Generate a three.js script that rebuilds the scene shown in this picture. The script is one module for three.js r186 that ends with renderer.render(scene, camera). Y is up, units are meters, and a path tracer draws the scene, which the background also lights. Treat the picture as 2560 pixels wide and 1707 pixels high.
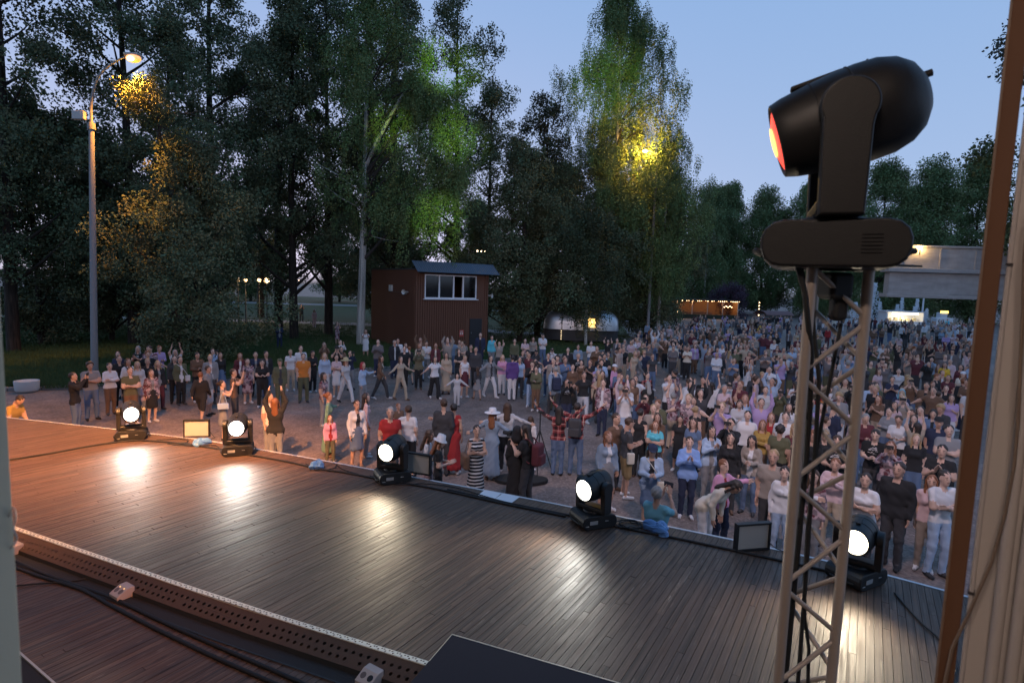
import * as THREE from 'three';
import { mergeGeometries } from 'three/addons/utils/BufferGeometryUtils.js';
import { RoundedBoxGeometry } from 'three/addons/geometries/RoundedBoxGeometry.js';

// ---------------------------------------------------------------- camera, sky, dusk light, exposure
const scene = new THREE.Scene();
const rad = THREE.MathUtils.degToRad;
const camera = new THREE.PerspectiveCamera(61.93, 1.5, 0.05, 900);
camera.position.set(0, 4.45, 0);
camera.rotation.order = 'YXZ';
camera.rotation.set(rad(-5.64), 0, rad(1.8));
camera.focus = 9; camera.userData.fStop = 3.2;

const renderer = new THREE.WebGLRenderer({ antialias: true });
renderer.toneMapping = THREE.LinearToneMapping;
renderer.toneMappingExposure = 1.12;
renderer.shadowMap.enabled = true;

// clear dusk sky: deep blue above, paler towards the horizon, a weak pink afterglow low behind the park
const GLOW = new THREE.Vector3(-0.42, 0.03, -0.9).normalize();
{
  const W = 512, H = 256, d = new Float32Array(W * H * 4);
  const mix = (a, b, t) => a + (b - a) * t;
  for (let j = 0; j < H; j++) for (let i = 0; i < W; i++) {
    const el = ((j + 0.5) / H - 0.5) * Math.PI, ph = ((i + 0.5) / W - 0.5) * 2 * Math.PI;
    const x = Math.cos(ph) * Math.cos(el), y = Math.sin(el), z = Math.sin(ph) * Math.cos(el);
    const t = Math.pow(Math.max(0, y), 0.55);
    let c = [mix(0.48, 0.12, t), mix(0.57, 0.31, t), mix(0.76, 0.64, t)];
    const g = Math.max(0, x * GLOW.x + y * GLOW.y + z * GLOW.z), k = Math.pow(g, 5) * Math.exp(-Math.max(0, y) * 4) * 0.85;
    c = [c[0] + k * 0.42, c[1] + k * 0.2, c[2] + k * 0.16];
    if (y < 0) { const f = Math.min(1, -y * 6); c = [mix(c[0], 0.05, f), mix(c[1], 0.05, f), mix(c[2], 0.055, f)]; }
    d.set([c[0], c[1], c[2], 1], (j * W + i) * 4);
  }
  const sky = new THREE.DataTexture(d, W, H, THREE.RGBAFormat, THREE.FloatType);
  sky.mapping = THREE.EquirectangularReflectionMapping; sky.magFilter = THREE.LinearFilter; sky.needsUpdate = true;
  scene.background = sky; scene.environment = sky;
}
// what is left of the sun: a very soft, weak light out of the afterglow
const sun = new THREE.DirectionalLight(new THREE.Color(1, 0.82, 0.72), 0.3);
sun.position.copy(GLOW).multiplyScalar(100).add(new THREE.Vector3(0, 22, 0));
sun.shadow.radius = 60; sun.castShadow = true;
Object.assign(sun.shadow.camera, { left: -80, right: 80, top: 60, bottom: -60, far: 400 });
scene.add(sun); scene.add(sun.target);

// ---------------------------------------------------------------- helpers
let seed = 7;
const rng = (s) => () => { s = (s + 0x6D2B79F5) | 0; let t = Math.imul(s ^ (s >>> 15), 1 | s); t = (t + Math.imul(t ^ (t >>> 7), 61 | t)) ^ t; return ((t ^ (t >>> 14)) >>> 0) / 4294967296; };
const R0 = rng(11);
const V = (x, y, z) => new THREE.Vector3(x, y, z);
const lerp = THREE.MathUtils.lerp, clamp = THREE.MathUtils.clamp;
const names = {};
const numbered = (n) => { const k = names[n] = (names[n] ?? -1) + 1; return k ? n + '_' + String(k).padStart(3, '0') : n; };
function shade(o) { o.traverse((m) => { if (m.isMesh) { m.castShadow = true; m.receiveShadow = true; } }); return o; }
function tag(o, label, category, group, kind) {
  if (label) o.userData.label = label;
  if (category) o.userData.category = category;
  if (group) o.userData.group = group;
  if (kind) o.userData.kind = kind;
  return o;
}
function thing(name, label, category, [x, y, z] = [0, 0, 0], turn = 0, group) {
  const o = new THREE.Group(); o.name = numbered(name); o.position.set(x, y, z); o.rotation.y = turn;
  tag(o, label, category, group); scene.add(o); return o;
}
function part(name, geo, mat, parent) {
  const m = new THREE.Mesh(Array.isArray(geo) ? join(geo) : geo, mat); m.name = name; m.castShadow = m.receiveShadow = true;
  if (parent) parent.add(m); return m;
}
function solo(name, geo, mat, label, category, group) { const m = part(numbered(name), geo, mat, scene); return tag(m, label, category, group); }
function structure(name, geo, mat) { const m = part(numbered(name), geo, mat, scene); m.userData.kind = 'structure'; return m; }
function join(list) {
  return mergeGeometries(list.map((g) => { const n = g.index ? g.toNonIndexed() : g.clone(); for (const k of Object.keys(n.attributes)) if (!['position', 'normal', 'uv'].includes(k)) n.deleteAttribute(k);
    if (!n.attributes.uv) n.setAttribute('uv', new THREE.BufferAttribute(new Float32Array(n.attributes.position.count * 2), 2)); if (!n.attributes.normal) n.computeVertexNormals(); n.clearGroups(); return n; }));
}
const box = (w, h, d, x = 0, y = 0, z = 0, r = 0) => (r ? new RoundedBoxGeometry(w, h, d, 2, r) : new THREE.BoxGeometry(w, h, d)).translate(x, y, z);
const cyl = (r0, r1, h, x = 0, y = 0, z = 0, n = 16) => new THREE.CylinderGeometry(r1, r0, h, n).translate(x, y, z);
function rod(a, b, r0, r1 = r0, n = 8) {
  const d = b.clone().sub(a), L = d.length(), g = new THREE.CylinderGeometry(r1, r0, L, n).translate(0, L / 2, 0);
  g.applyQuaternion(new THREE.Quaternion().setFromUnitVectors(V(0, 1, 0), d.normalize())); return g.translate(a.x, a.y, a.z);
}
function pipe(pts, r0, r1 = r0, n = 6) {      // tapered tube through points
  const c = pts.length < 3 ? new THREE.LineCurve3(pts[0], pts[pts.length - 1]) : new THREE.CatmullRomCurve3(pts), S = Math.max(2, (pts.length - 1) * 3);
  const g = new THREE.TubeGeometry(c, S, 1, n, false), p = g.attributes.position;
  for (let i = 0; i <= S; i++) { const q = c.getPointAt(i / S), r = lerp(r0, r1, i / S); for (let j = 0; j <= n; j++) { const k = i * (n + 1) + j; p.setXYZ(k, q.x + (p.getX(k) - q.x) * r, q.y + (p.getY(k) - q.y) * r, q.z + (p.getZ(k) - q.z) * r); } }
  return g;
}
// tileable value noise
const hashes = (() => { const r = rng(99), a = new Float32Array(4096); for (let i = 0; i < 4096; i++) a[i] = r(); return a; })();
function tile(x, y, px, py, s = 0) {
  const ix = Math.floor(x), iy = Math.floor(y), fx = x - ix, fy = y - iy, u = fx * fx * (3 - 2 * fx), v = fy * fy * (3 - 2 * fy);
  const h = (a, b) => hashes[((((a % px) + px) % px) * 61 + (((b % py) + py) % py) * 17 + s * 131) & 4095];
  return lerp(lerp(h(ix, iy), h(ix + 1, iy), u), lerp(h(ix, iy + 1), h(ix + 1, iy + 1), u), v);
}
function fbm(u, v, f, s, n = 4, fy = f) { let a = 0, w = 0.5, t = 0; for (let i = 0; i < n; i++) { a += w * tile(u * f, v * fy, f, fy, s + i); t += w; w *= 0.5; f *= 2; fy *= 2; } return a / t; }
function tex(w, h, fn, srgb = true) {
  const d = new Uint8Array(w * h * 4);
  for (let j = 0; j < h; j++) for (let i = 0; i < w; i++) { const c = fn((i + 0.5) / w, (j + 0.5) / h); d.set([c[0] * 255, c[1] * 255, c[2] * 255, 255].map((x) => clamp(x, 0, 255)), (j * w + i) * 4); }
  const t = new THREE.DataTexture(d, w, h); t.wrapS = t.wrapT = THREE.RepeatWrapping; t.magFilter = THREE.LinearFilter; if (srgb) t.colorSpace = THREE.SRGBColorSpace; t.needsUpdate = true; return t;
}
const rep = (t, x, y) => { const c = t.clone(); c.repeat.set(x, y); c.needsUpdate = true; return c; };
const mat = (r, g, b, rough = 0.8, more = {}) => { const m = new THREE.MeshStandardMaterial({ roughness: rough, ...more }); m.color.setRGB(r, g, b); return m; };
const glow = (r, g, b, k) => { const m = new THREE.MeshStandardMaterial({ roughness: 0.5 }); m.color.setRGB(0.6, 0.6, 0.6); m.emissive.setRGB(r, g, b); m.emissiveIntensity = k; return m; };

const fine = tex(256, 256, (u, v) => { const n = 0.35 * fbm(u, v, 64, 3, 2) + 0.4 * fbm(u, v, 8, 9, 4) + 0.25; return [n, n, n]; }, false);
// ---------------------------------------------------------------- ground, lawn, kerb, paths
{
  const asphalt = tex(1024, 1024, (u, v) => {
    const f = fbm(u, v, 256, 1, 2), m = fbm(u, v, 24, 5, 4), c = fbm(u, v, 5, 8, 4), spot = tile(u * 300, v * 300, 300, 300, 4) > 0.93 ? 0.1 : 0;
    const k = 0.33 + 0.16 * (f - 0.5) + 0.1 * (m - 0.5) + 0.14 * (c - 0.5) + spot;
    return [k * 1.03, k, k * 1.0];
  });
  const g = new THREE.PlaneGeometry(700, 700, 1, 1).rotateX(-Math.PI / 2).translate(0, 0, -150);
  const a = mat(1, 1, 1, 0.82, { map: rep(asphalt, 70, 70), bumpMap: rep(fine, 350, 350), bumpScale: 0.004 });
  a.color.setRGB(1.95, 1.55, 1.32);
  structure('ground', g, a);
  const grassTex = tex(512, 512, (u, v) => { const n = fbm(u, v, 100, 2, 3), m = fbm(u, v, 12, 6, 4); return [0.17 + 0.14 * (n - 0.4) + 0.08 * m, 0.22 + 0.18 * (n - 0.4) + 0.03 * m, 0.1 + 0.08 * (n - 0.4)]; });
  const pts = [[-90, 5], [-30, -16.6], [-18.66, -20.5], [-15.2, -22.1], [-11, -25.2], [-5, -29.6], [1, -34.4], [7, -40.4], [10.5, -50], [13.5, -70], [19, -140], [-160, -140], [-160, 5]];
  const s = new THREE.Shape(pts.map(([x, z]) => new THREE.Vector2(x, -z)));
  const lawn = new THREE.ShapeGeometry(s).rotateX(-Math.PI / 2).translate(0, 0.09, 0);
  structure('lawn', lawn, mat(1, 1, 1, 0.95, { map: rep(grassTex, 0.25, 0.25), bumpMap: rep(fine, 0.6, 0.6), bumpScale: 0.05 }));
  // kerb stones along the lawn
  const kerb = new THREE.Group(); kerb.name = 'kerb'; kerb.userData.kind = 'structure'; scene.add(kerb);
  const stone = [0.2, 0.23, 0.26].map((k) => mat(k * 1.02, k, k * 0.98, 0.85, { bumpMap: rep(fine, 2, 2), bumpScale: 0.004 }));
  const curve = new THREE.CatmullRomCurve3(pts.slice(1, 9).map(([x, z]) => V(x, 0, z)), false, 'catmullrom', 0.2), L = curve.getLength(), n = Math.floor(L / 1.0);
  const unit = box(0.97, 0.18, 0.16, 0, 0.05, 0, 0.015);
  for (let i = 0; i < n; i++) { const p = curve.getPointAt((i + 0.5) / n), t = curve.getTangentAt((i + 0.5) / n), m = part('kerb_stone', unit, stone[i % 3], kerb); m.position.set(p.x, 0.005 * R0(), p.z); m.rotation.y = Math.atan2(-t.z, t.x); m.scale.x = L / n; }
  // footpaths across the park
  const pave = mat(0.21, 0.2, 0.19, 0.9, { bumpMap: rep(fine, 3, 3), bumpScale: 0.006 });
  const strip = (a, b, w, y) => { const c = new THREE.CatmullRomCurve3(a.map(([x, z]) => V(x, y, z))), N = 24, pos = [], idx = [], uv = []; for (let i = 0; i <= N; i++) { const p = c.getPointAt(i / N), t = c.getTangentAt(i / N); pos.push(p.x - t.z * w, y, p.z + t.x * w, p.x + t.z * w, y, p.z - t.x * w); uv.push(0, i, 1, i); if (i < N) { const k = i * 2; idx.push(k, k + 1, k + 2, k + 1, k + 3, k + 2); } } const g = new THREE.BufferGeometry(); g.setAttribute('position', new THREE.Float32BufferAttribute(pos, 3)); g.setAttribute('uv', new THREE.Float32BufferAttribute(uv, 2)); g.setIndex(idx); g.computeVertexNormals(); return g; };
  structure('path', strip([[-70, -52], [-40, -55], [-18, -57], [-4, -54], [10, -49]], 0, 1.6, 0.1), pave);
  structure('path', strip([[-90, -92], [-50, -97], [-10, -99], [14, -96]], 0, 3.2, 0.1), pave);
  // grass blades on the lawn
  const blade = new THREE.BufferGeometry(), P = [], r = rng(5);
  for (let i = 0; i < 9; i++) { const a = r() * 6.28, x = (r() - 0.5) * 0.25, z = (r() - 0.5) * 0.25, h = 0.07 + r() * 0.1, w = 0.012; P.push(x - w * Math.cos(a), 0, z - w * Math.sin(a), x + w * Math.cos(a), 0, z + w * Math.sin(a), x + (r() - 0.5) * 0.1, h, z + (r() - 0.5) * 0.1); }
  blade.setAttribute('position', new THREE.Float32BufferAttribute(P, 3)); blade.computeVertexNormals();
  const tufts = new THREE.InstancedMesh(blade, mat(0.05, 0.085, 0.025, 0.9), 26000); tufts.name = 'grass'; tufts.userData = { kind: 'stuff', label: 'short green grass on the lawn behind the kerb', category: 'grass' };
  const m4 = new THREE.Matrix4(), q = new THREE.Quaternion(), poly = pts; let k = 0;
  const inside = (x, z) => { let c = false; for (let i = 0, j = poly.length - 1; i < poly.length; j = i++) { const [xi, zi] = poly[i], [xj, zj] = poly[j]; if ((zi > z) !== (zj > z) && x < ((xj - xi) * (z - zi)) / (zj - zi) + xi) c = !c; } return c; };
  while (k < 26000) { const z = -21 - 40 * r() * r(), x = -0.95 * -z + r() * (-z * 1.25); if (!inside(x, z - 0.25)) continue; m4.compose(V(x, 0.09, z), q.setFromAxisAngle(V(0, 1, 0), r() * 6.28), V(1, 1, 1).multiplyScalar(0.7 + r() * 0.9)); tufts.setMatrixAt(k++, m4); }
  scene.add(tufts);
}

// ---------------------------------------------------------------- the stage: planked apron, edge angle, perforated step, lower floor behind it
const STAGE = 1.35, BACK = 1.2;
const AX = V(0.848, 0, 0.53), AV = V(0.53, 0, -0.848);            // across the stage, towards the audience
const toWorld = (u, v, y = STAGE) => V(AX.x * u + AV.x * v, y, AX.z * u + AV.z * v);
const EDGE = [[-15.6, 4.2], [-12.58, 5.23], [-10.36, 5.9], [-8.14, 6.33], [-5.88, 6.71], [-4.18, 6.99], [-2.57, 7.21], [-1.2, 7.37], [0.3, 7.46], [1.8, 7.37], [3.2, 7.21], [5, 6.95]];
const STEP = [[-15.6, 1.4], [-8.62, 2.44], [-6.94, 2.7], [-4.81, 3.03], [-2.27, 3.5], [0, 3.72], [2.5, 3.6], [5, 3.3]];
const along = (line, u) => { for (let i = 1; i < line.length; i++) if (u <= line[i][0] || i === line.length - 1) { const [a, b] = [line[i - 1], line[i]]; return lerp(a[1], b[1], (u - a[0]) / (b[0] - a[0])); } };
{
  const wood = tex(256, 1024, (u, v) => {
    const g = fbm(u, v, 48, 3, 3, 3), s = fbm(u, v, 10, 7, 4, 2), w = fbm(u, v, 20, 12, 4, 9), scr = tile(u * 90, v * 7, 90, 7, 21);
    let k = 0.36 + 0.15 * (g - 0.5) + 0.12 * (s - 0.5);
    let c = [k * 1.1, k * 0.93, k * 0.82];
    if (w > 0.6) { const t = Math.min(1, (w - 0.6) * 8) * 0.42; c = c.map((x, i) => lerp(x, [0.5, 0.47, 0.44][i], t)); }
    if (scr > 0.94) c = c.map((x) => x + 0.16);
    if (g < 0.3) c = c.map((x) => x * 0.8);
    return c;
  });
  const roughT = tex(256, 1024, (u, v) => { const n = fbm(u, v, 36, 3, 3, 3), w = fbm(u, v, 14, 12, 4, 8), k = 0.57 + 0.22 * (n - 0.5) + 0.26 * (w - 0.5); return [k, k, k]; }, false);
  const bumpT = tex(256, 1024, (u, v) => { const n = fbm(u, v, 60, 3, 3, 3); return [n, n, n]; }, false);
  const tones = [[0.7, 0.6, 0.53], [0.8, 0.67, 0.58], [0.62, 0.54, 0.48], [0.86, 0.71, 0.6], [0.73, 0.62, 0.54], [0.66, 0.56, 0.5]];
  const mats = tones.map(([r, g, b], i) => { const off = (t) => { const c = t.clone(); c.offset.set(i * 0.17, i * 0.31); c.needsUpdate = true; return c; }; return mat(r, g, b, 1.0, { map: off(wood), roughnessMap: off(roughT), bumpMap: off(bumpT), bumpScale: 0.0009 }); });
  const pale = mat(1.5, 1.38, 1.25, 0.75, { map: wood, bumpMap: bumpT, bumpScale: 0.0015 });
  const W = 0.066, r = rng(31);
  const shapes = [0, 1, 2, 3, 4, 5, 6, 7].map((i) => { const g = new THREE.BoxGeometry(W - 0.004, 0.03, 1), uv = g.attributes.uv, p = g.attributes.position; for (let k = 0; k < uv.count; k++) uv.setXY(k, 0.11 + i * 0.117 + (p.getX(k) / W + 0.5) * 0.13, i * 0.23 + p.getZ(k) * 0.9); return g; });
  function boards(name, u0, u1, from, to, y, paleAt) {
    const top = new THREE.Group(); top.name = name; top.userData.kind = 'structure'; scene.add(top);
    const list = [];
    for (let u = u0, i = 0; u < u1; u += W, i++) {
      let a = from(u), b = to(u); const cuts = [a];
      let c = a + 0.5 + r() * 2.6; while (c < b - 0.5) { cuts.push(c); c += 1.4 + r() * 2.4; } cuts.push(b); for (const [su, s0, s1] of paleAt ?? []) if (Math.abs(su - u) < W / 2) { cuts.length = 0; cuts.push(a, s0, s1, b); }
      for (let k = 0; k + 1 < cuts.length; k++) { const m = toWorld(u, (cuts[k] + cuts[k + 1]) / 2, y); list.push({ u, a: cuts[k], b: cuts[k + 1], size: (cuts[k + 1] - cuts[k]) / (m.x * m.x + m.z * m.z + 6) * (m.z > -2 ? 0.05 : 1) * (m.x < m.z * 0.98 ? 0.2 : 1), i }); }
    }
    list.sort((p, q) => q.size - p.size);
    const rest = [];
    list.forEach((s, n) => {
      const len = s.b - s.a - 0.004, c = toWorld(s.u + W / 2, (s.a + s.b) / 2, y - 0.015 + (r() - 0.5) * 0.0025), turn = Math.atan2(AV.x, AV.z);
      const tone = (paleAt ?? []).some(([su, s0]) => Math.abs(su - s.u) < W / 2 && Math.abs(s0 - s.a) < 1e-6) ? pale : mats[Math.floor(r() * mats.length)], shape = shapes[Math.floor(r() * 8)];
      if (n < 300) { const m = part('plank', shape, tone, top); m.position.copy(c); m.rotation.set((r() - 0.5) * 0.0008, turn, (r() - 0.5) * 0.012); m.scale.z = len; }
      else rest.push([shape.clone().scale(1, 1, len).rotateY(turn).translate(c.x, c.y, c.z), mats.indexOf(tone)]);
    });
    for (let k = 0; k < mats.length; k++) { const l = rest.filter((x) => x[1] === k || (k === 0 && x[1] < 0)).map((x) => x[0]); if (l.length) part('plank_field', l, mats[k], top).userData.kind = 'stuff'; }
    return top;
  }
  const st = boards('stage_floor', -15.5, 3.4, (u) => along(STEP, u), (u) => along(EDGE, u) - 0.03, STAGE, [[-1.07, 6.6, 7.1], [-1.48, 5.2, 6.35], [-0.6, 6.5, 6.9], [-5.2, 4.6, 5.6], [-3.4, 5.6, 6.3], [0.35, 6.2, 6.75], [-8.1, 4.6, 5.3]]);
  const bk = boards('backstage_floor', -9.5, 3, () => -0.9, (u) => along(STEP, u) - 0.32, BACK);
  // what lies under the planks, and the black fascia towards the audience
  const outline = (line, dv, u0 = -15.6, u1 = 5) => { const o = []; for (let i = 0; i <= 40; i++) { const u = lerp(u0, u1, i / 40); o.push(toWorld(u, along(line, u) + dv)); } return o; };
  const band = (A, ya, B, yb, uvs = 1) => { const pos = [], idx = [], uv = []; let d = 0; A.forEach((p, i) => { if (i) d += p.distanceTo(A[i - 1]); pos.push(p.x, ya, p.z, B[i].x, yb, B[i].z); uv.push(d * uvs, 0, d * uvs, 1); if (i) { const k = i * 2; idx.push(k - 2, k - 1, k, k - 1, k + 1, k); } }); const g = new THREE.BufferGeometry(); g.setAttribute('position', new THREE.Float32BufferAttribute(pos, 3)); g.setAttribute('uv', new THREE.Float32BufferAttribute(uv, 2)); g.setIndex(idx); g.computeVertexNormals(); return g; };
  const black = mat(0.018, 0.018, 0.02, 0.8), E0 = outline(EDGE, 0), S0 = outline(STEP, 0);
  const under = mats[2];
  part('substructure', [band(S0, STAGE - 0.032, outline(EDGE, -0.03), STAGE - 0.032)], under, st);
  part('fascia', [band(outline(EDGE, -0.005), STAGE - 0.03, outline(EDGE, -0.005), 0.0)], black, st);
  part('substructure', [band(outline(STEP, -4.6), BACK - 0.032, S0, BACK - 0.032)], under, bk);
  // aluminium angle along the front edge
  const alu = mat(0.62, 0.62, 0.65, 0.45, { metalness: 0.35 });
  part('edge_angle', [band(outline(EDGE, -0.03), STAGE + 0.004, outline(EDGE, 0.012), STAGE + 0.004), band(outline(EDGE, 0.012), STAGE + 0.004, outline(EDGE, 0.012), STAGE - 0.05)], alu, st);
  // perforated step: pale punched nosing, sloping punched panel, black felt ledge
  const step = new THREE.Group(); step.name = 'stage_step'; step.userData.kind = 'structure'; scene.add(step);
  part('felt_ledge', [band(outline(STEP, -0.198), STAGE - 0.1, outline(STEP, -0.205), BACK + 0.006), band(outline(STEP, -0.2), BACK + 0.006, outline(STEP, -0.34), BACK + 0.006)], mat(0.028, 0.028, 0.03, 0.95, { bumpMap: rep(fine, 8, 1), bumpScale: 0.004 }), step);
  part('ledge_trim', band(outline(STEP, -0.336), BACK + 0.014, outline(STEP, -0.352), BACK + 0.014), mat(0.02, 0.02, 0.02, 0.5), step);
  // real punched sheets over the hollow step, in lengths of a metre
  function punched(map, height, holes, r, n, u0 = -9.45, u1 = -0.45, len = 1.0) {
    const out = [];
    for (let a = u0; a < u1 - 1e-6; a += len) {
      const sh = new THREE.Shape([[a, 0], [a + len, 0], [a + len, height], [a, height]].map(([x, y]) => new THREE.Vector2(x, y)));
      for (const [hu, hs] of holes) if (hu > a + r * 1.2 && hu < a + len - r * 1.2) { const p = new THREE.Path(); p.absarc(hu, hs, r, 0, Math.PI * 2, true); sh.holes.push(p); }
      const g = new THREE.ShapeGeometry(sh, n), q = g.attributes.position; for (let k = 0; k < q.count; k++) { const w = map(q.getX(k), q.getY(k)); q.setXYZ(k, w.x, w.y, w.z); } g.computeVertexNormals(); out.push(g);
    }
    return out;
  }
  const rows = [], tiny = [];
  for (let u = -9.4; u < -0.5; u += 0.075) { for (let k = 0; k < 2; k++) rows.push([u + k * 0.037, 0.068 + k * 0.066]); for (let k = 0; k < 3; k++) tiny.push([u + k * 0.025 + 0.006 * r(), 0.017 + (k % 2) * 0.02]); }
  const both = THREE.DoubleSide, panelM = mat(0.1, 0.062, 0.045, 0.85, { bumpMap: rep(fine, 2, 2), bumpScale: 0.002, side: both }), noseM = mat(0.72, 0.7, 0.6, 0.5, { side: both });
  punched((u, t) => toWorld(u, along(STEP, u) - 0.04 - t / 0.187 * 0.16, STAGE - 0.004 - t / 0.187 * 0.096), 0.187, rows, 0.0155, 4).forEach((g) => part('riser_panel', g, panelM, step));
  punched((u, t) => toWorld(u, along(STEP, u) + 0.012 - t, STAGE + 0.006), 0.052, tiny, 0.0085, 3).forEach((g) => part('nosing', g, noseM, step));
  for (const [a, b] of [[-15.6, -9.45], [-0.45, 5]]) { const O = (dv) => outline(STEP, dv, a, b); part('riser_panel', band(O(-0.04), STAGE - 0.004, O(-0.2), STAGE - 0.1), panelM, step); part('nosing', band(O(0.012), STAGE + 0.006, O(-0.04), STAGE + 0.006), noseM, step); }
  part('nosing_lip', band(outline(STEP, -0.04), STAGE + 0.006, outline(STEP, -0.04), STAGE - 0.006), noseM, step);
}
// ---------------------------------------------------------------- trees
const leafTints = { linden: [0.09, 0.12, 0.058], birch: [0.115, 0.18, 0.058], far: [0.1, 0.16, 0.06], bush: [0.045, 0.07, 0.025] };
const leafMat = (() => { const m = new THREE.MeshPhysicalMaterial({ roughness: 0.75, side: THREE.DoubleSide }); m.color.setRGB(1, 1, 1); return m; })();
function sprayGeometry(n, size, rx, ry, s) {
  const r = rng(s), P = [], N = [], n0 = V(), a = V(), b = V();
  for (let i = 0; i < n; i++) {
    let c; do { c = V(r() * 2 - 1, r() * 2 - 1, r() * 2 - 1); } while (c.length() > 1);
    c.set(c.x * rx, c.y * ry, c.z * rx);
    a.set(r() - 0.5, r() - 0.8, r() - 0.5).normalize(); n0.set(r() - 0.5, r() * 0.9, r() - 0.5).normalize(); b.crossVectors(a, n0).normalize(); n0.crossVectors(b, a).normalize();
    const L = size * (0.7 + r() * 0.6), w = L * 0.36;
    const p = [c.clone(), c.clone().addScaledVector(a, L * 0.45).addScaledVector(b, w).addScaledVector(n0, 0.12 * L), c.clone().addScaledVector(a, L), c.clone().addScaledVector(a, L * 0.45).addScaledVector(b, -w).addScaledVector(n0, 0.12 * L)];
    for (const k of [0, 1, 2, 0, 2, 3]) { P.push(p[k].x, p[k].y, p[k].z); N.push(n0.x, n0.y, n0.z); }
  }
  const g = new THREE.BufferGeometry(); g.setAttribute('position', new THREE.Float32BufferAttribute(P, 3)); g.computeVertexNormals(); return g;
}
const sprayLinden = sprayGeometry(34, 0.15, 0.5, 0.38, 41), sprayBirch = sprayGeometry(36, 0.125, 0.27, 0.5, 42), sprayFar = sprayGeometry(30, 0.26, 0.9, 0.7, 43), sprayFarBirch = sprayGeometry(36, 0.24, 0.55, 1.0, 44);
const barkT = tex(128, 512, (u, v) => { const n = fbm(u, v, 24, 2, 3, 6), k = 0.3 + 0.35 * (n - 0.5); return [k, k * 0.9, k * 0.82]; });
const birchT = tex(128, 512, (u, v) => { const n = fbm(u, v, 6, 3, 3, 40), m = fbm(u, v, 5, 9, 3, 9); let k = 0.86 + 0.1 * (n - 0.5); if (n > 0.66) k = 0.16; if (m > 0.66) k *= 0.35; return [k, k * 0.97, k * 0.93]; });
const bark = mat(0.4, 0.34, 0.3, 0.95, { map: barkT, bumpMap: barkT, bumpScale: 0.03 }), birchBark = mat(0.75, 0.75, 0.75, 0.75, { map: birchT }), twigBark = mat(0.05, 0.042, 0.036, 0.9);
birchT.repeat.set(1, 6); barkT.repeat.set(2, 6);

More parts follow.
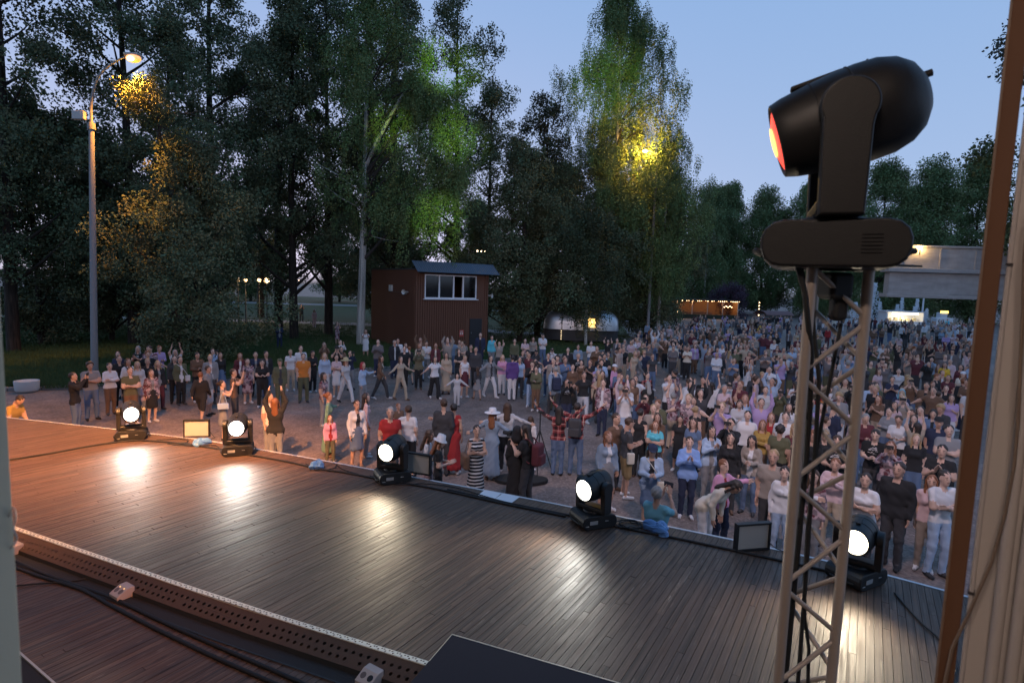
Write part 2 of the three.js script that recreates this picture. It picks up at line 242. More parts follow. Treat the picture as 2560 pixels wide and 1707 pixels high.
// kind: linden | birch | far | farbirch
function makeTree(kind, o) {
  const r = rng(o.seed), g = new THREE.Group(), weep = kind.endsWith('birch'), far = kind.startsWith('far');
  const { H, R, base } = o, lean = o.lean ?? 0, tr = o.trunk ?? H * 0.011 + 0.06;
  const axis = (t) => V(Math.sin(t * 3 + o.seed) * 0.25 * t + lean * t * H, t * H, Math.cos(t * 2.3 + o.seed) * 0.25 * t);
  const trunkPts = [0, 0.15, 0.35, 0.55, 0.75, 0.97].map(axis);
  const parts = [pipe(trunkPts, tr, tr * 0.14, far ? 5 : 9)], twigs = [];
  const env = (t) => Math.pow(Math.sin(Math.PI * Math.pow(clamp(t, 0.001, 0.999), o.low ?? 0.75)), 0.65);
  const tips = [], N = o.clusters;
  for (let i = 0; i < N; i++) {
    const t = 1 - Math.pow(r(), o.topBias ?? 0.9), y = lerp(base, H, t), rr = R * env(t) * (0.25 + 0.75 * Math.sqrt(r())), a = r() * 6.283, lob = 0.78 + 0.35 * Math.sin(a * 3 + o.seed + t * 5);
    if (!weep && !far && N > 60 && Math.sin(a * 2 + o.seed) * Math.sin(y * 0.85 + o.seed * 2) + 0.35 * Math.sin(a * 5 + y * 1.7) > 0.82) continue;
    const c = axis(y / H); tips.push(V(c.x + Math.cos(a) * rr * lob, y + (r() - 0.5) * 0.8, c.z + Math.sin(a) * rr * lob));
  }
  (o.extra ?? []).forEach((p) => tips.push(p));
  tips.forEach((p, i) => {
    const limb = i % (far ? 7 : 3) === 0;
    if (!limb) return;
    const hd = Math.hypot(p.x, p.z), y0 = clamp(p.y - hd * (weep ? 0.35 : 0.75) - 0.4, base * 0.55, H * 0.93), s = axis(y0 / H), m = s.clone().lerp(p, 0.5); m.y += weep ? hd * 0.22 : -hd * 0.05;
    const r0 = tr * 0.42 * (1.1 - y0 / H) + 0.02;
    (r0 > 0.06 && hd > 1 && !weep ? parts : twigs).push(pipe([s, m, p], r0, 0.012, far ? 4 : 5));
  });
  part('trunk', parts, weep ? birchBark : bark, g);
  if (twigs.length && !far) part('branches', twigs, twigBark, g).userData.kind = 'stuff';
  const spray = far ? (weep ? sprayFarBirch : sprayFar) : weep ? sprayBirch : sprayLinden;
  const places = [], sc = o.spray ?? 1;
  for (const p of tips) {
    const m = o.per ?? 24, cr = (o.cluster ?? 1.0) * (0.7 + r() * 0.6);
    if (weep) {
      const strands = Math.max(3, Math.round(m / 4));
      for (let k = 0; k < strands; k++) {
        const a = r() * 6.283, q = Math.sqrt(r()) * cr, x = p.x + Math.cos(a) * q, z = p.z + Math.sin(a) * q, len = 1 + Math.floor(r() * r() * (o.droop ?? 5)), y0 = p.y + (r() - 0.4) * cr * 0.8;
        for (let j = 0; j < len; j++) places.push([x + (r() - 0.5) * 0.12, y0 - j * 0.62 * sc * (far ? 2 : 1), z + (r() - 0.5) * 0.12, 1 - 0.06 * j]);
      }
    } else for (let k = 0; k < m; k++) { let v; do { v = V(r() * 2 - 1, r() * 2 - 1, r() * 2 - 1); } while (v.length() > 1); places.push([p.x + v.x * cr, p.y + v.y * cr * 0.75, p.z + v.z * cr, 1]); }
  }
  const im = new THREE.InstancedMesh(spray, leafMat, places.length), m4 = new THREE.Matrix4(), e = new THREE.Euler(), q = new THREE.Quaternion(), col = new THREE.Color(), tint = o.tint ?? leafTints[far ? 'far' : weep ? 'birch' : 'linden'];
  places.forEach(([x, y, z, s], i) => {
    q.setFromEuler(e.set(weep ? (r() - 0.5) * 0.35 : r() * 6.28, r() * 6.28, weep ? (r() - 0.5) * 0.35 : r() * 6.28));
    const k = sc * s * (0.75 + r() * 0.5); im.setMatrixAt(i, m4.compose(V(x, y, z), q, V(k, k, k)));
    const b = 0.75 + r() * 0.5, w = r(); im.setColorAt(i, col.setRGB(tint[0] * b * (0.85 + w * 0.5), tint[1] * b, tint[2] * b));
  });
  im.name = 'crown'; im.userData.kind = 'stuff'; im.castShadow = im.receiveShadow = true; g.add(im);
  return g;
}
function plant(name, tree, label, category, [x, y, z], turn, scale = 1, group) { tree.name = numbered(name); tree.position.set(x, y, z); tree.rotation.y = turn; tree.scale.setScalar(scale); tag(tree, label, category, group); scene.add(tree); return tree; }
{
  const L = [1, 2, 3].map((i) => makeTree('linden', { seed: 100 + i * 7, H: 22 + i * 1.5, R: 4.6 + i * 0.35, base: 5.2 - i * 0.6, clusters: 100, per: 14, cluster: 0.95, low: 0.68 }));
  const low = [1, 2].map((i) => makeTree('linden', { seed: 200 + i * 3, H: 12 + i * 1.2, R: 4.8, base: 1.4, clusters: 84, per: 24, cluster: 1.2, low: 0.55, topBias: 1.15 }));
  const wood = 'trees of the park behind the crowd';
  const used = new Set();
  const put = (proto, name, label, x, z, turn, s, sy) => { const t = used.has(proto) ? proto.clone() : proto; used.add(proto); plant(name, t, label, 'tree', [x, 0.05, z], turn, s, wood); if (sy) t.scale.y = sy; };
  // left: tall dark park trees
  put(L[0], 'linden_tree', 'tall dark broadleaf tree at the far left edge, ahead of the other park trees', -26.5, -30, 0.4, 1.0);
  put(L[1], 'linden_tree', 'tall dark tree rising just left of the tall street lamp pole', -23.4, -35, 1.9, 1.06);
  put(L[2], 'linden_tree', 'tall dark tree whose crown stands behind the orange street lamp', -20.5, -39, 3.1, 1.05);
  put(L[0], 'linden_tree', 'tall dark tree right of the orange street lamp, reaching the top of the picture', -15.8, -41, 4.2, 1.02);
  put(L[1], 'linden_tree', 'dark broadleaf tree ending left of the small gap of open sky', -19.6, -33, 0.2, 0.74);
  put(L[2], 'linden_tree', 'tall dark tree above the globe lamps, between sky gap and birch', -19.8, -48, 5.2, 1.02);
  put(L[0], 'linden_tree', 'tall dark tree just left of the white-barked birch', -14.6, -45, 2.6, 1.1);
  put(L[1], 'linden_tree', 'dense dark tree directly behind the white-barked birch', -9.8, -47, 0.9, 1.12);
  put(L[2], 'linden_tree', 'dense dark tree rising behind the wooden sound booth', -5.0, -49, 2.2, 1.05);
  put(L[1], 'linden_tree', 'dark crown behind the green-lit birch foliage, over the booth roof', -2.2, -45.5, 3.9, 0.78);
  put(L[1], 'linden_tree', 'dark park tree deep in the wood behind the globe lamps', -27.5, -62, 2.9, 1.15);
  put(L[2], 'linden_tree', 'dark park tree far behind the birch and the booth', -14.5, -66, 5.9, 1.15);
  // low wide trees: the lamplit one on the left, the dark mass around the trailer
  put(low[0], 'spreading_tree', 'low spreading tree with its top lit orange by the street lamp', -15.4, -27.6, 0.5, 0.77);
  put(low[1], 'spreading_tree', 'low spreading dark tree left of the lamp pole over the lawn', -25.5, -36, 2.2, 0.8);
  put(low[1], 'spreading_tree', 'low dark tree right behind the booth window side', 0.6, -44.5, 1.0, 0.98);
  put(low[0], 'spreading_tree', 'low dark tree overhanging the left end of the silver trailer', 3.6, -49.5, 4.9, 1.05);
  put(low[1], 'spreading_tree', 'low dark tree overhanging the middle of the silver trailer', 7.9, -50.5, 0.2, 1.08);
  put(low[0], 'spreading_tree', 'low dark tree right of the silver trailer by the plaza', 12.2, -52, 2.5, 1.06);
  put(low[1], 'spreading_tree', 'low dark tree filling the gap left of the wooden booth', -13, -58, 2.7, 0.9);
  put(low[0], 'spreading_tree', 'low dark tree at the far left edge of the lawn', -27.5, -33, 1.7, 0.95);
  put(low[1], 'spreading_tree', 'low dark tree deep behind the white planter', -33, -44, 5.1, 1.0);
  put(low[0], 'spreading_tree', 'low dark tree deep behind the lamp pole', -31, -52, 0.9, 1.0);
  // the slim tree standing alone in the open sky between booth and big birch
  plant('slim_tree', makeTree('linden', { seed: 311, H: 20.8, R: 2.3, base: 8, clusters: 40, per: 20, cluster: 0.85, low: 1.0, tint: [0.05, 0.06, 0.03] }), 'slim tree alone in the open sky between booth trees and tall birch', 'tree', [2.2, 0.05, -50], 1.2);
  // birches
  const ex = []; { const r = rng(8); for (let i = 0; i < 44; i++) { const k = r(); ex.push(V(3.4 + k * 3.6, 9.5 + (1 - k) * 2 + r() * (9 - k * 3), 0.2 + r() * 2.6)); } for (let i = 0; i < 14; i++) ex.push(V(1.8 + r() * 4, 7.6 + r() * 3, 0.6 + r() * 2.4)); }
  const birch = makeTree('birch', { seed: 57, H: 25, R: 3.9, base: 9, clusters: 80, per: 40, cluster: 1.15, droop: 6, trunk: 0.3, lean: 0.012, extra: ex });
  plant('birch_tree', birch, 'white-barked birch with green-lit hanging foliage beside the wooden booth', 'tree', [-10.45, 0.05, -39], 0);
  // its forked second stem and bare pale side branches
  [pipe([V(0.25, 12.0, 0), V(1.5, 14.4, 0.2), V(3.2, 17.2, 0.4), V(4.6, 19, 0.7)], 0.17, 0.05, 7), pipe([V(0.1, 10.2, 0), V(-1.6, 11.4, 0.3), V(-3.4, 12.2, 0.5)], 0.07, 0.015), pipe([V(0.1, 9.2, 0), V(-1.2, 9.8, 0.4), V(-2.8, 11.0, 0.6)], 0.06, 0.015), pipe([V(0.2, 8.4, 0), V(1.8, 8.9, 0.4), V(3.2, 8.2, 0.7)], 0.06, 0.015), pipe([V(0.1, 7.6, 0), V(1.6, 7.2, 0.4), V(3.0, 7.0, 0.7)], 0.05, 0.015)].forEach((g, i) => part(i ? 'branch' : 'stem', g, birchBark, birch));
  plant('birch_tree', makeTree('birch', { seed: 64, H: 30, R: 5.4, base: 9, clusters: 210, per: 40, cluster: 1.2, droop: 6, trunk: 0.3, low: 0.72, spray: 1.1 }), 'tallest birch, weeping crown cut by the top of the picture', 'tree', [8.6, 0.05, -50.5], 0.6);
  plant('birch_tree', makeTree('birch', { seed: 71, H: 17.5, R: 3.6, base: 4.5, clusters: 100, per: 40, cluster: 1.1, droop: 6, trunk: 0.16, low: 0.65 }), 'smaller birch with yellow-lit leaves around the second lamp', 'tree', [12.6, 0.05, -49], 2.6);
  plant('birch_tree', makeTree('birch', { seed: 83, H: 10.5, R: 2.6, base: 2.2, clusters: 60, per: 36, cluster: 0.9, droop: 5, trunk: 0.13, low: 0.6, tint: [0.04, 0.06, 0.024], lean: 0.01 }), 'thin birch hanging over the middle of the silver trailer', 'tree', [5.6, 0.05, -43.0], 2.6);
  // right: far wood behind the plaza, trees one can tell apart
  const F = [1, 2, 3].map((i) => makeTree('far', { seed: 400 + i, H: 24.5, R: 7.8, base: 1.5, clusters: 120, per: 18, cluster: 1.9, low: 0.62, topBias: 1.0 }));
  const FB = [1, 2].map((i) => makeTree('farbirch', { seed: 430 + i, H: 26.5, R: 6.2, base: 2, clusters: 100, per: 26, cluster: 1.7, droop: 5, low: 0.7, trunk: 0.25 }));
  const farSpots = [[FB[0], 22.5, -88, 0.86, 'weeping birch beside the tall birch, left of the string-lit cafe'], [FB[1], 29, -112, 1.02, 'weeping birch rising right behind the string-lit cafe'], [FB[0], 36, -108, 0.94, 'weeping birch behind the right end of the string-lit cafe'], [F[0], 43, -116, 1.02, 'rounded tree in the far wood left of the red stage light'],
    [F[1], 51, -118, 1.0, 'rounded tree in the far wood under the red stage light'], [F[2], 59, -114, 1.05, 'rounded tree in the far wood right of the red stage light yoke'], [F[0], 66, -104, 1.12, 'rounded tree over the concrete beam, nearest the red stage light'], [F[1], 76, -106, 1.15, 'broad tree over the middle of the concrete beam'], [F[2], 86, -108, 1.2, 'broad tree over the right end of the concrete beam'],
    [F[0], 33, -128, 1.1, 'far tree in the second row behind the cafe birches'], [F[2], 47, -134, 1.1, 'far tree in the second row behind the red stage light'], [F[1], 70, -128, 1.12, 'far tree in the second row behind the concrete beam'], [FB[1], 55, -106, 0.78, 'short far birch behind the truss legs'], [F[2], 24, -120, 1.0, 'far tree glimpsed beyond the silver trailer'], [F[1], 97, -100, 1.15, 'far tree at the right edge beside the brown board']];
  farSpots.forEach(([p, x, z, s, label], i) => put(p, 'far_tree', label, x, z, i * 1.3, s));
  // behind the left wood, closing the view low down
  for (let i = 0; i < 7; i++) put(F[i % 3], 'far_tree', ['far tree closing the left edge of the wood', 'far tree behind the lamp pole wood', 'far tree low behind the globe lamps', 'far tree low behind the white-barked birch', 'far tree low behind the wooden booth', 'far tree low behind the slim tree', 'far tree low behind the trailer trees'][i], -75 + i * 13.5, -104 - (i % 2) * 9, i * 0.9, 0.82);
  // near tree on the right, crown cut by the brown board
  plant('near_tree', makeTree('linden', { seed: 512, H: 15.5, R: 4.4, base: 6.5, clusters: 46, per: 20, cluster: 1.0, low: 0.75, tint: [0.05, 0.085, 0.03] }), 'leafy tree at right whose branches reach past the brown board', 'tree', [26.2, 0.02, -27], 0.7);
  plant('pine_tree', makeTree('linden', { seed: 523, H: 19, R: 2.6, base: 15.5, clusters: 12, per: 22, cluster: 0.9, tint: [0.03, 0.045, 0.035] }), 'dark pine top against the sky beside the brown board', 'tree', [24.9, 0.02, -27.6], 0.7);
  // purple-leaved shrub by the cafe
  plant('shrub', makeTree('far', { seed: 540, H: 5.6, R: 4.2, base: 0.4, clusters: 26, per: 16, cluster: 1.1, low: 0.5, trunk: 0.08, tint: [0.06, 0.035, 0.06], spray: 0.7 }), 'purple-leaved shrub right of the string-lit cafe', 'shrub', [37.5, 0, -99], 0);
}
// ---------------------------------------------------------------- sound booth of dark wooden slats
{
  const t = thing('sound_booth', 'two-storey dark brown slatted wooden booth with white-framed upper windows', 'booth', [-6.27, 0.05, -36.5], rad(36));
  const W = 5.5, D = 7.2, Ht = 5.2, slatM = mat(0.13, 0.054, 0.03, 0.75, { bumpMap: rep(fine, 1, 4), bumpScale: 0.003 }), brown = slatM;
  // walls: local x runs along the window front, local z towards the stage; origin at the near corner
  const wy0 = 3.38, wy1 = 4.93, wx0 = 0.62, wx1 = 4.55;
  part('wall', [box(W, wy0, 0.12, W / 2, wy0 / 2, -0.06), box(wx0, wy1 - wy0, 0.12, wx0 / 2, (wy0 + wy1) / 2, -0.06), box(W - wx1, wy1 - wy0, 0.12, (W + wx1) / 2, (wy0 + wy1) / 2, -0.06), box(W, Ht - wy1, 0.12, W / 2, (Ht + wy1) / 2, -0.06), box(0.12, Ht, D, 0.06, Ht / 2, -0.13 - D / 2), box(0.12, Ht, D, W - 0.06, Ht / 2, -0.13 - D / 2), box(W - 0.3, Ht, 0.12, W / 2, Ht / 2, -D), box(W - 0.3, 0.1, D - 0.3, W / 2, 2.6, -D / 2 - 0.05)], brown, t);
  const sl = [];
  for (let x = 0.05; x < W; x += 0.17) { const win = x > wx0 - 0.05 && x < wx1 + 0.05, door = x > 3.95 && x < 5.2; if (!door) sl.push(box(0.1, win ? wy0 - 0.12 : Ht - 0.02, 0.05, x, win ? (wy0 - 0.12) / 2 : Ht / 2, 0.026)); else sl.push(box(0.07, 1.2, 0.035, x, 2.68, 0.0185)); if (win) sl.push(box(0.07, Ht - wy1 - 0.1, 0.035, x, (Ht + wy1) / 2 + 0.03, 0.0185)); }
  for (let z = -0.1; z > -D; z -= 0.17) sl.push(box(0.05, Ht - 0.02, 0.1, -0.026, Ht / 2, z));
  part('slat_cladding', sl, slatM, t).userData.kind = 'stuff';
  part('roof', [box(W + 0.1, 0.08, D + 0.1, W / 2, Ht + 0.05, -D / 2)], mat(0.05, 0.05, 0.05, 0.8), t);
  // corrugated awning over the windows
  const aw = new THREE.PlaneGeometry(W + 0.7, 1.15, 150, 1), p = aw.attributes.position; for (let i = 0; i < p.count; i++) p.setZ(i, 0.022 * Math.sin(p.getX(i) * 2 * Math.PI / 0.16));
  aw.computeVertexNormals(); const awn = part('awning', aw, mat(0.1, 0.13, 0.17, 0.5, { metalness: 0.3, side: THREE.DoubleSide }), t); awn.position.set(W / 2 + 0.1, 5.42, 0.35); awn.rotation.x = rad(-52);
  // windows: white frame, four panes, the third open
  const wm = mat(0.72, 0.73, 0.76, 0.5), xs = [wx0 + 0.03, 1.68, 2.76, 3.5, wx1 - 0.03];
  part('window_frame', [...xs.map((x) => box(x > 0.7 && x < 4.4 ? 0.1 : 0.07, wy1 - wy0, 0.1, x, (wy0 + wy1) / 2, 0.02)), box(wx1 - wx0, 0.09, 0.11, (wx0 + wx1) / 2, wy0 + 0.03, 0.022), box(wx1 - wx0, 0.07, 0.11, (wx0 + wx1) / 2, wy1 - 0.03, 0.022)], wm, t);
  part('window_sill', box(wx1 - wx0 + 0.22, 0.05, 0.22, (wx0 + wx1) / 2, wy0 - 0.05, 0.09, 0.01), wm, t);
  const glassM = new THREE.MeshPhysicalMaterial({ roughness: 0.05, transmission: 1, thickness: 0, ior: 1.5 }); glassM.color.setRGB(0.6, 0.65, 0.7);
  for (const k of [0, 1, 3]) part('pane', box(xs[k + 1] - xs[k] - 0.09, wy1 - wy0 - 0.14, 0.006, (xs[k] + xs[k + 1]) / 2, (wy0 + wy1) / 2, 0.02), glassM, t);
  const door = part('door', box(0.98, 2.02, 0.05, 4.58, 1.02, 0.03, 0.006), mat(0.03, 0.03, 0.033, 0.5, { metalness: 0.3 }), t); part('door_handle', rod(V(4.2, 1.0, 0.09), V(4.2, 1.12, 0.09), 0.012), mat(0.4, 0.4, 0.4, 0.4, { metalness: 0.8 }), door);
  // small red and white notice beside the door
  const cv = document.createElement('canvas'); cv.width = 64; cv.height = 80; const cx = cv.getContext('2d'); cx.fillStyle = '#b5443a'; cx.fillRect(0, 0, 64, 80); cx.fillStyle = '#e8d8cf'; cx.fillRect(10, 12, 44, 8); cx.fillRect(10, 30, 44, 26); cx.fillStyle = '#a33a32'; cx.fillRect(26, 34, 12, 18);
  const ct = new THREE.CanvasTexture(cv); ct.colorSpace = THREE.SRGBColorSpace; const ng = new THREE.BoxGeometry(0.34, 0.46, 0.01); const nm = part('notice', ng, mat(0.8, 0.8, 0.8, 0.6, { map: ct }), t); nm.position.set(3.45, 1.05, 0.05);
  // loudspeaker horns and a junction box
  const hornM = mat(0.55, 0.55, 0.52, 0.5);
  const horn = (name, label, p, dir) => { const s = new THREE.LatheGeometry([[0.001, -0.24], [0.05, -0.24], [0.055, -0.1], [0.06, 0.0], [0.09, 0.12], [0.17, 0.22], [0.165, 0.225], [0.08, 0.13], [0.02, 0.02], [0.001, 0]].map(([a, b]) => new THREE.Vector2(a, b)), 20).rotateX(Math.PI / 2);
    const h = thing('horn_speaker', label, 'horn speaker', p, dir); part('bell', s, hornM, h); part('bracket', [rod(V(0, -0.12, -0.1), V(0, 0, -0.1), 0.012), rod(V(0, -0.12, -0.1), V(-0.22, -0.12, -0.1), 0.012)], hornM, h); };
  const w = (x, y, z) => t.localToWorld(V(x, y, z)).toArray(); t.updateMatrixWorld(true);
  horn('horn_speaker', 'pale horn loudspeaker on the left side wall of the booth', w(-0.26, 3.75, -0.9), rad(-30));
  horn('horn_speaker', 'pale horn loudspeaker at the right corner of the booth', w(W + 0.26, 3.62, -0.15), rad(70));
  part('junction_box', box(0.14, 0.42, 0.42, -0.11, 3.95, -3.6, 0.02), hornM, t);
  part('conduit', rod(V(-0.06, 3.68, -3.9), V(-0.06, 3.7, -0.9), 0.012), mat(0.12, 0.1, 0.09, 0.7), t);
}
// ---------------------------------------------------------------- silver trailer bar
{
  const t = thing('trailer', 'rounded silver trailer bar with a yellow-lit window under the trees', 'trailer', [5.45, 0.1, -45.2], rad(-3));
  const L = 6.0, shell = (y0, y1, W, n0, len) => { const P = []; const S = 40, Q = 14, pos = [], idx = []; for (let i = 0; i <= S; i++) { const s = (i / S) * 2 - 1, e = Math.pow(1 - Math.pow(Math.abs(s), 5), 0.45); for (let j = 0; j <= Q; j++) { const a = (j / Q) * Math.PI, x = s * len / 2, y = y0 + (y1 - y0) * Math.pow(Math.sin(a), 0.72) * Math.pow(e, 0.8), z = -Math.cos(a) * W / 2 * e; pos.push(x, y, Math.sign(z) * Math.pow(Math.abs(z) / (W / 2), 0.72) * W / 2); } } for (let i = 0; i < S; i++) for (let j = 0; j < Q; j++) { const k = i * (Q + 1) + j; idx.push(k, k + 1, k + Q + 1, k + 1, k + Q + 2, k + Q + 1); } const g = new THREE.BufferGeometry(); g.setAttribute('position', new THREE.Float32BufferAttribute(pos, 3)); g.setIndex(idx); g.computeVertexNormals(); return g; };
  const silver = mat(0.5, 0.52, 0.55, 0.38, { metalness: 0.75, side: THREE.DoubleSide }), dark = mat(0.03, 0.03, 0.033, 0.7);
  part('shell', shell(1.05, 2.62, 2.3, 0, L), silver, t);
  const skirt = new THREE.Shape(); skirt.absellipse(0, 0, L / 2 - 0.05, 1.1, 0, Math.PI * 2); part('skirt', new THREE.ExtrudeGeometry(skirt, { depth: 0.85, bevelEnabled: false, curveSegments: 40 }).rotateX(-Math.PI / 2).translate(0, 0.2, 0), mat(0.05, 0.05, 0.053, 0.6, { metalness: 0.3 }), t);
  part('trim_rail', new THREE.TorusGeometry(1, 0.012, 6, 60).scale(L / 2 - 0.02, 1.13, 2).rotateX(Math.PI / 2).translate(0, 1.05, 0), mat(0.5, 0.5, 0.5, 0.4, { metalness: 0.7 }), t);
  const rib = (x) => { const pts = []; for (let k = 0; k <= 12; k++) { const a = (k / 12) * Math.PI, c = -Math.cos(a); pts.push(V(x, 1.05 + 1.5 * Math.pow(Math.sin(a), 0.72), Math.sign(c) * Math.pow(Math.abs(c), 0.72) * 1.14)); } return pipe(pts, 0.03); };
  part('seam', rib(-1.55), dark, t);
  part('roof_hatch', [box(1.5, 0.07, 0.7, -1.3, 2.62, 0.2, 0.02), box(1.2, 0.05, 0.05, 0.0, 2.52, 0.55, 0.01)], dark, t);
  part('roof_aerial', [rod(V(-1.75, 2.6, 0.2), V(-1.8, 3.05, 0.2), 0.02), rod(V(-1.65, 2.6, 0.2), V(-1.5, 3.0, 0.2), 0.02)], mat(0.5, 0.5, 0.5, 0.5), t);
  const fr = part('window', [box(0.66, 0.08, 0.12, 0.75, 2.02, 1.12), box(0.66, 0.08, 0.12, 0.75, 1.18, 1.12), box(0.08, 0.9, 0.12, 0.42, 1.6, 1.12), box(0.08, 0.9, 0.12, 1.08, 1.6, 1.12)], dark, t);
  const lit = part('lit_window_pane', box(0.6, 0.8, 0.02, 0.75, 1.6, 1.13), glow(1, 0.55, 0.1, 0.7), fr);
  part('bottle_shelf', [box(0.56, 0.03, 0.02, 0.75, 1.5, 1.15), box(0.05, 0.16, 0.02, 0.6, 1.6, 1.15), box(0.05, 0.2, 0.02, 0.72, 1.62, 1.15), box(0.05, 0.14, 0.02, 0.9, 1.59, 1.15)], mat(0.2, 0.1, 0.02, 0.4), fr);
  const pl = new THREE.PointLight(new THREE.Color(1, 0.65, 0.2), 1.5); pl.position.set(0.75, 1.6, 1.5); pl.castShadow = true; t.add(pl); pl.name = 'window_glow';
  for (let k = 0; k < 5; k++) part('string_light_bulb', new THREE.SphereGeometry(0.03, 6, 5).translate(-1.58, 0.95 - k * 0.16, 1.14), glow(1, 0.75, 0.4, 3), t);
  part('wheel', [cyl(0.32, 0.32, 0.18, 0, 0, 0, 20).rotateX(Math.PI / 2).translate(-0.4, 0.32, 0.85)], dark, t);
}
// ---------------------------------------------------------------- far cafe with strings of bulbs
{
  const t = thing('cafe_pavilion', 'low brown cafe pavilion hung with strings of warm bulbs beyond the plaza', 'cafe', [31.7, 0, -93], rad(4));
  const W = 10.2, brown = mat(0.12, 0.06, 0.03, 0.8), pole = mat(0.3, 0.24, 0.2, 0.6);
  part('back_wall', box(W, 2.9, 0.15, 0, 1.45, -3), brown, t); part('side_wall', box(0.15, 2.9, 3, W / 2, 1.45, -1.5), brown, t);
  part('roof', box(W + 0.3, 0.2, 3.6, 0, 3.02, -1.4), mat(0.06, 0.04, 0.03, 0.8), t);
  for (let i = 0; i < 5; i++) part('post', box(0.13, 2.9, 0.13, -W / 2 + i * W / 4, 1.45, 0.1), pole, t);
  part('counter', box(W * 0.55, 1.05, 0.6, -1.6, 0.53, -1.2), mat(0.1, 0.05, 0.03, 0.8), t);
  part('hedge_box', box(W * 0.95, 0.7, 0.35, 0, 0.35, 0.35, 0.05), mat(0.03, 0.035, 0.02, 0.9), t);
  const bm = glow(1, 0.66, 0.32, 9), bg = new THREE.SphereGeometry(0.075, 8, 6);
  for (let i = 0; i < 30; i++) { if (i === 15) continue; const b = part('string_light_bulb', bg, bm, t); b.position.set(-W / 2 + 0.1 + (i / 29) * W, 3.0 - 0.12 * Math.sin(((i % 6) / 6) * Math.PI), 0.25); }
  for (let i = 0; i < 6; i++) { const b = part('string_light_bulb', bg, bm, t); b.position.set(-W / 2 + 0.05, 2.75 - i * 0.42, 0.25); }
  for (let i = 0; i < 5; i++) { const b = part('string_light_bulb', bg, bm, t); b.position.set(3.3 + i * 0.32, 1.95 + (i % 2) * 0.15, -1.0); }
  for (const x of [-3, 0.5, 3.6]) { const l = new THREE.PointLight(new THREE.Color(1, 0.55, 0.22), 9); l.position.set(x, 2.6, -0.6); l.castShadow = true; l.name = 'string_glow'; t.add(l); }
  const pole2 = thing('light_pole', 'thin pole with small warm bulbs right of the string-lit cafe', 'light pole', [39.6, 0, -92]); part('post', rod(V(0, 0, 0), V(0, 3.2, 0), 0.05), pole, pole2); for (let i = 0; i < 5; i++) { const b = part('bulb', bg, bm, pole2); b.position.set(0.09, 2.9 - i * 0.5, 0.1); }
}
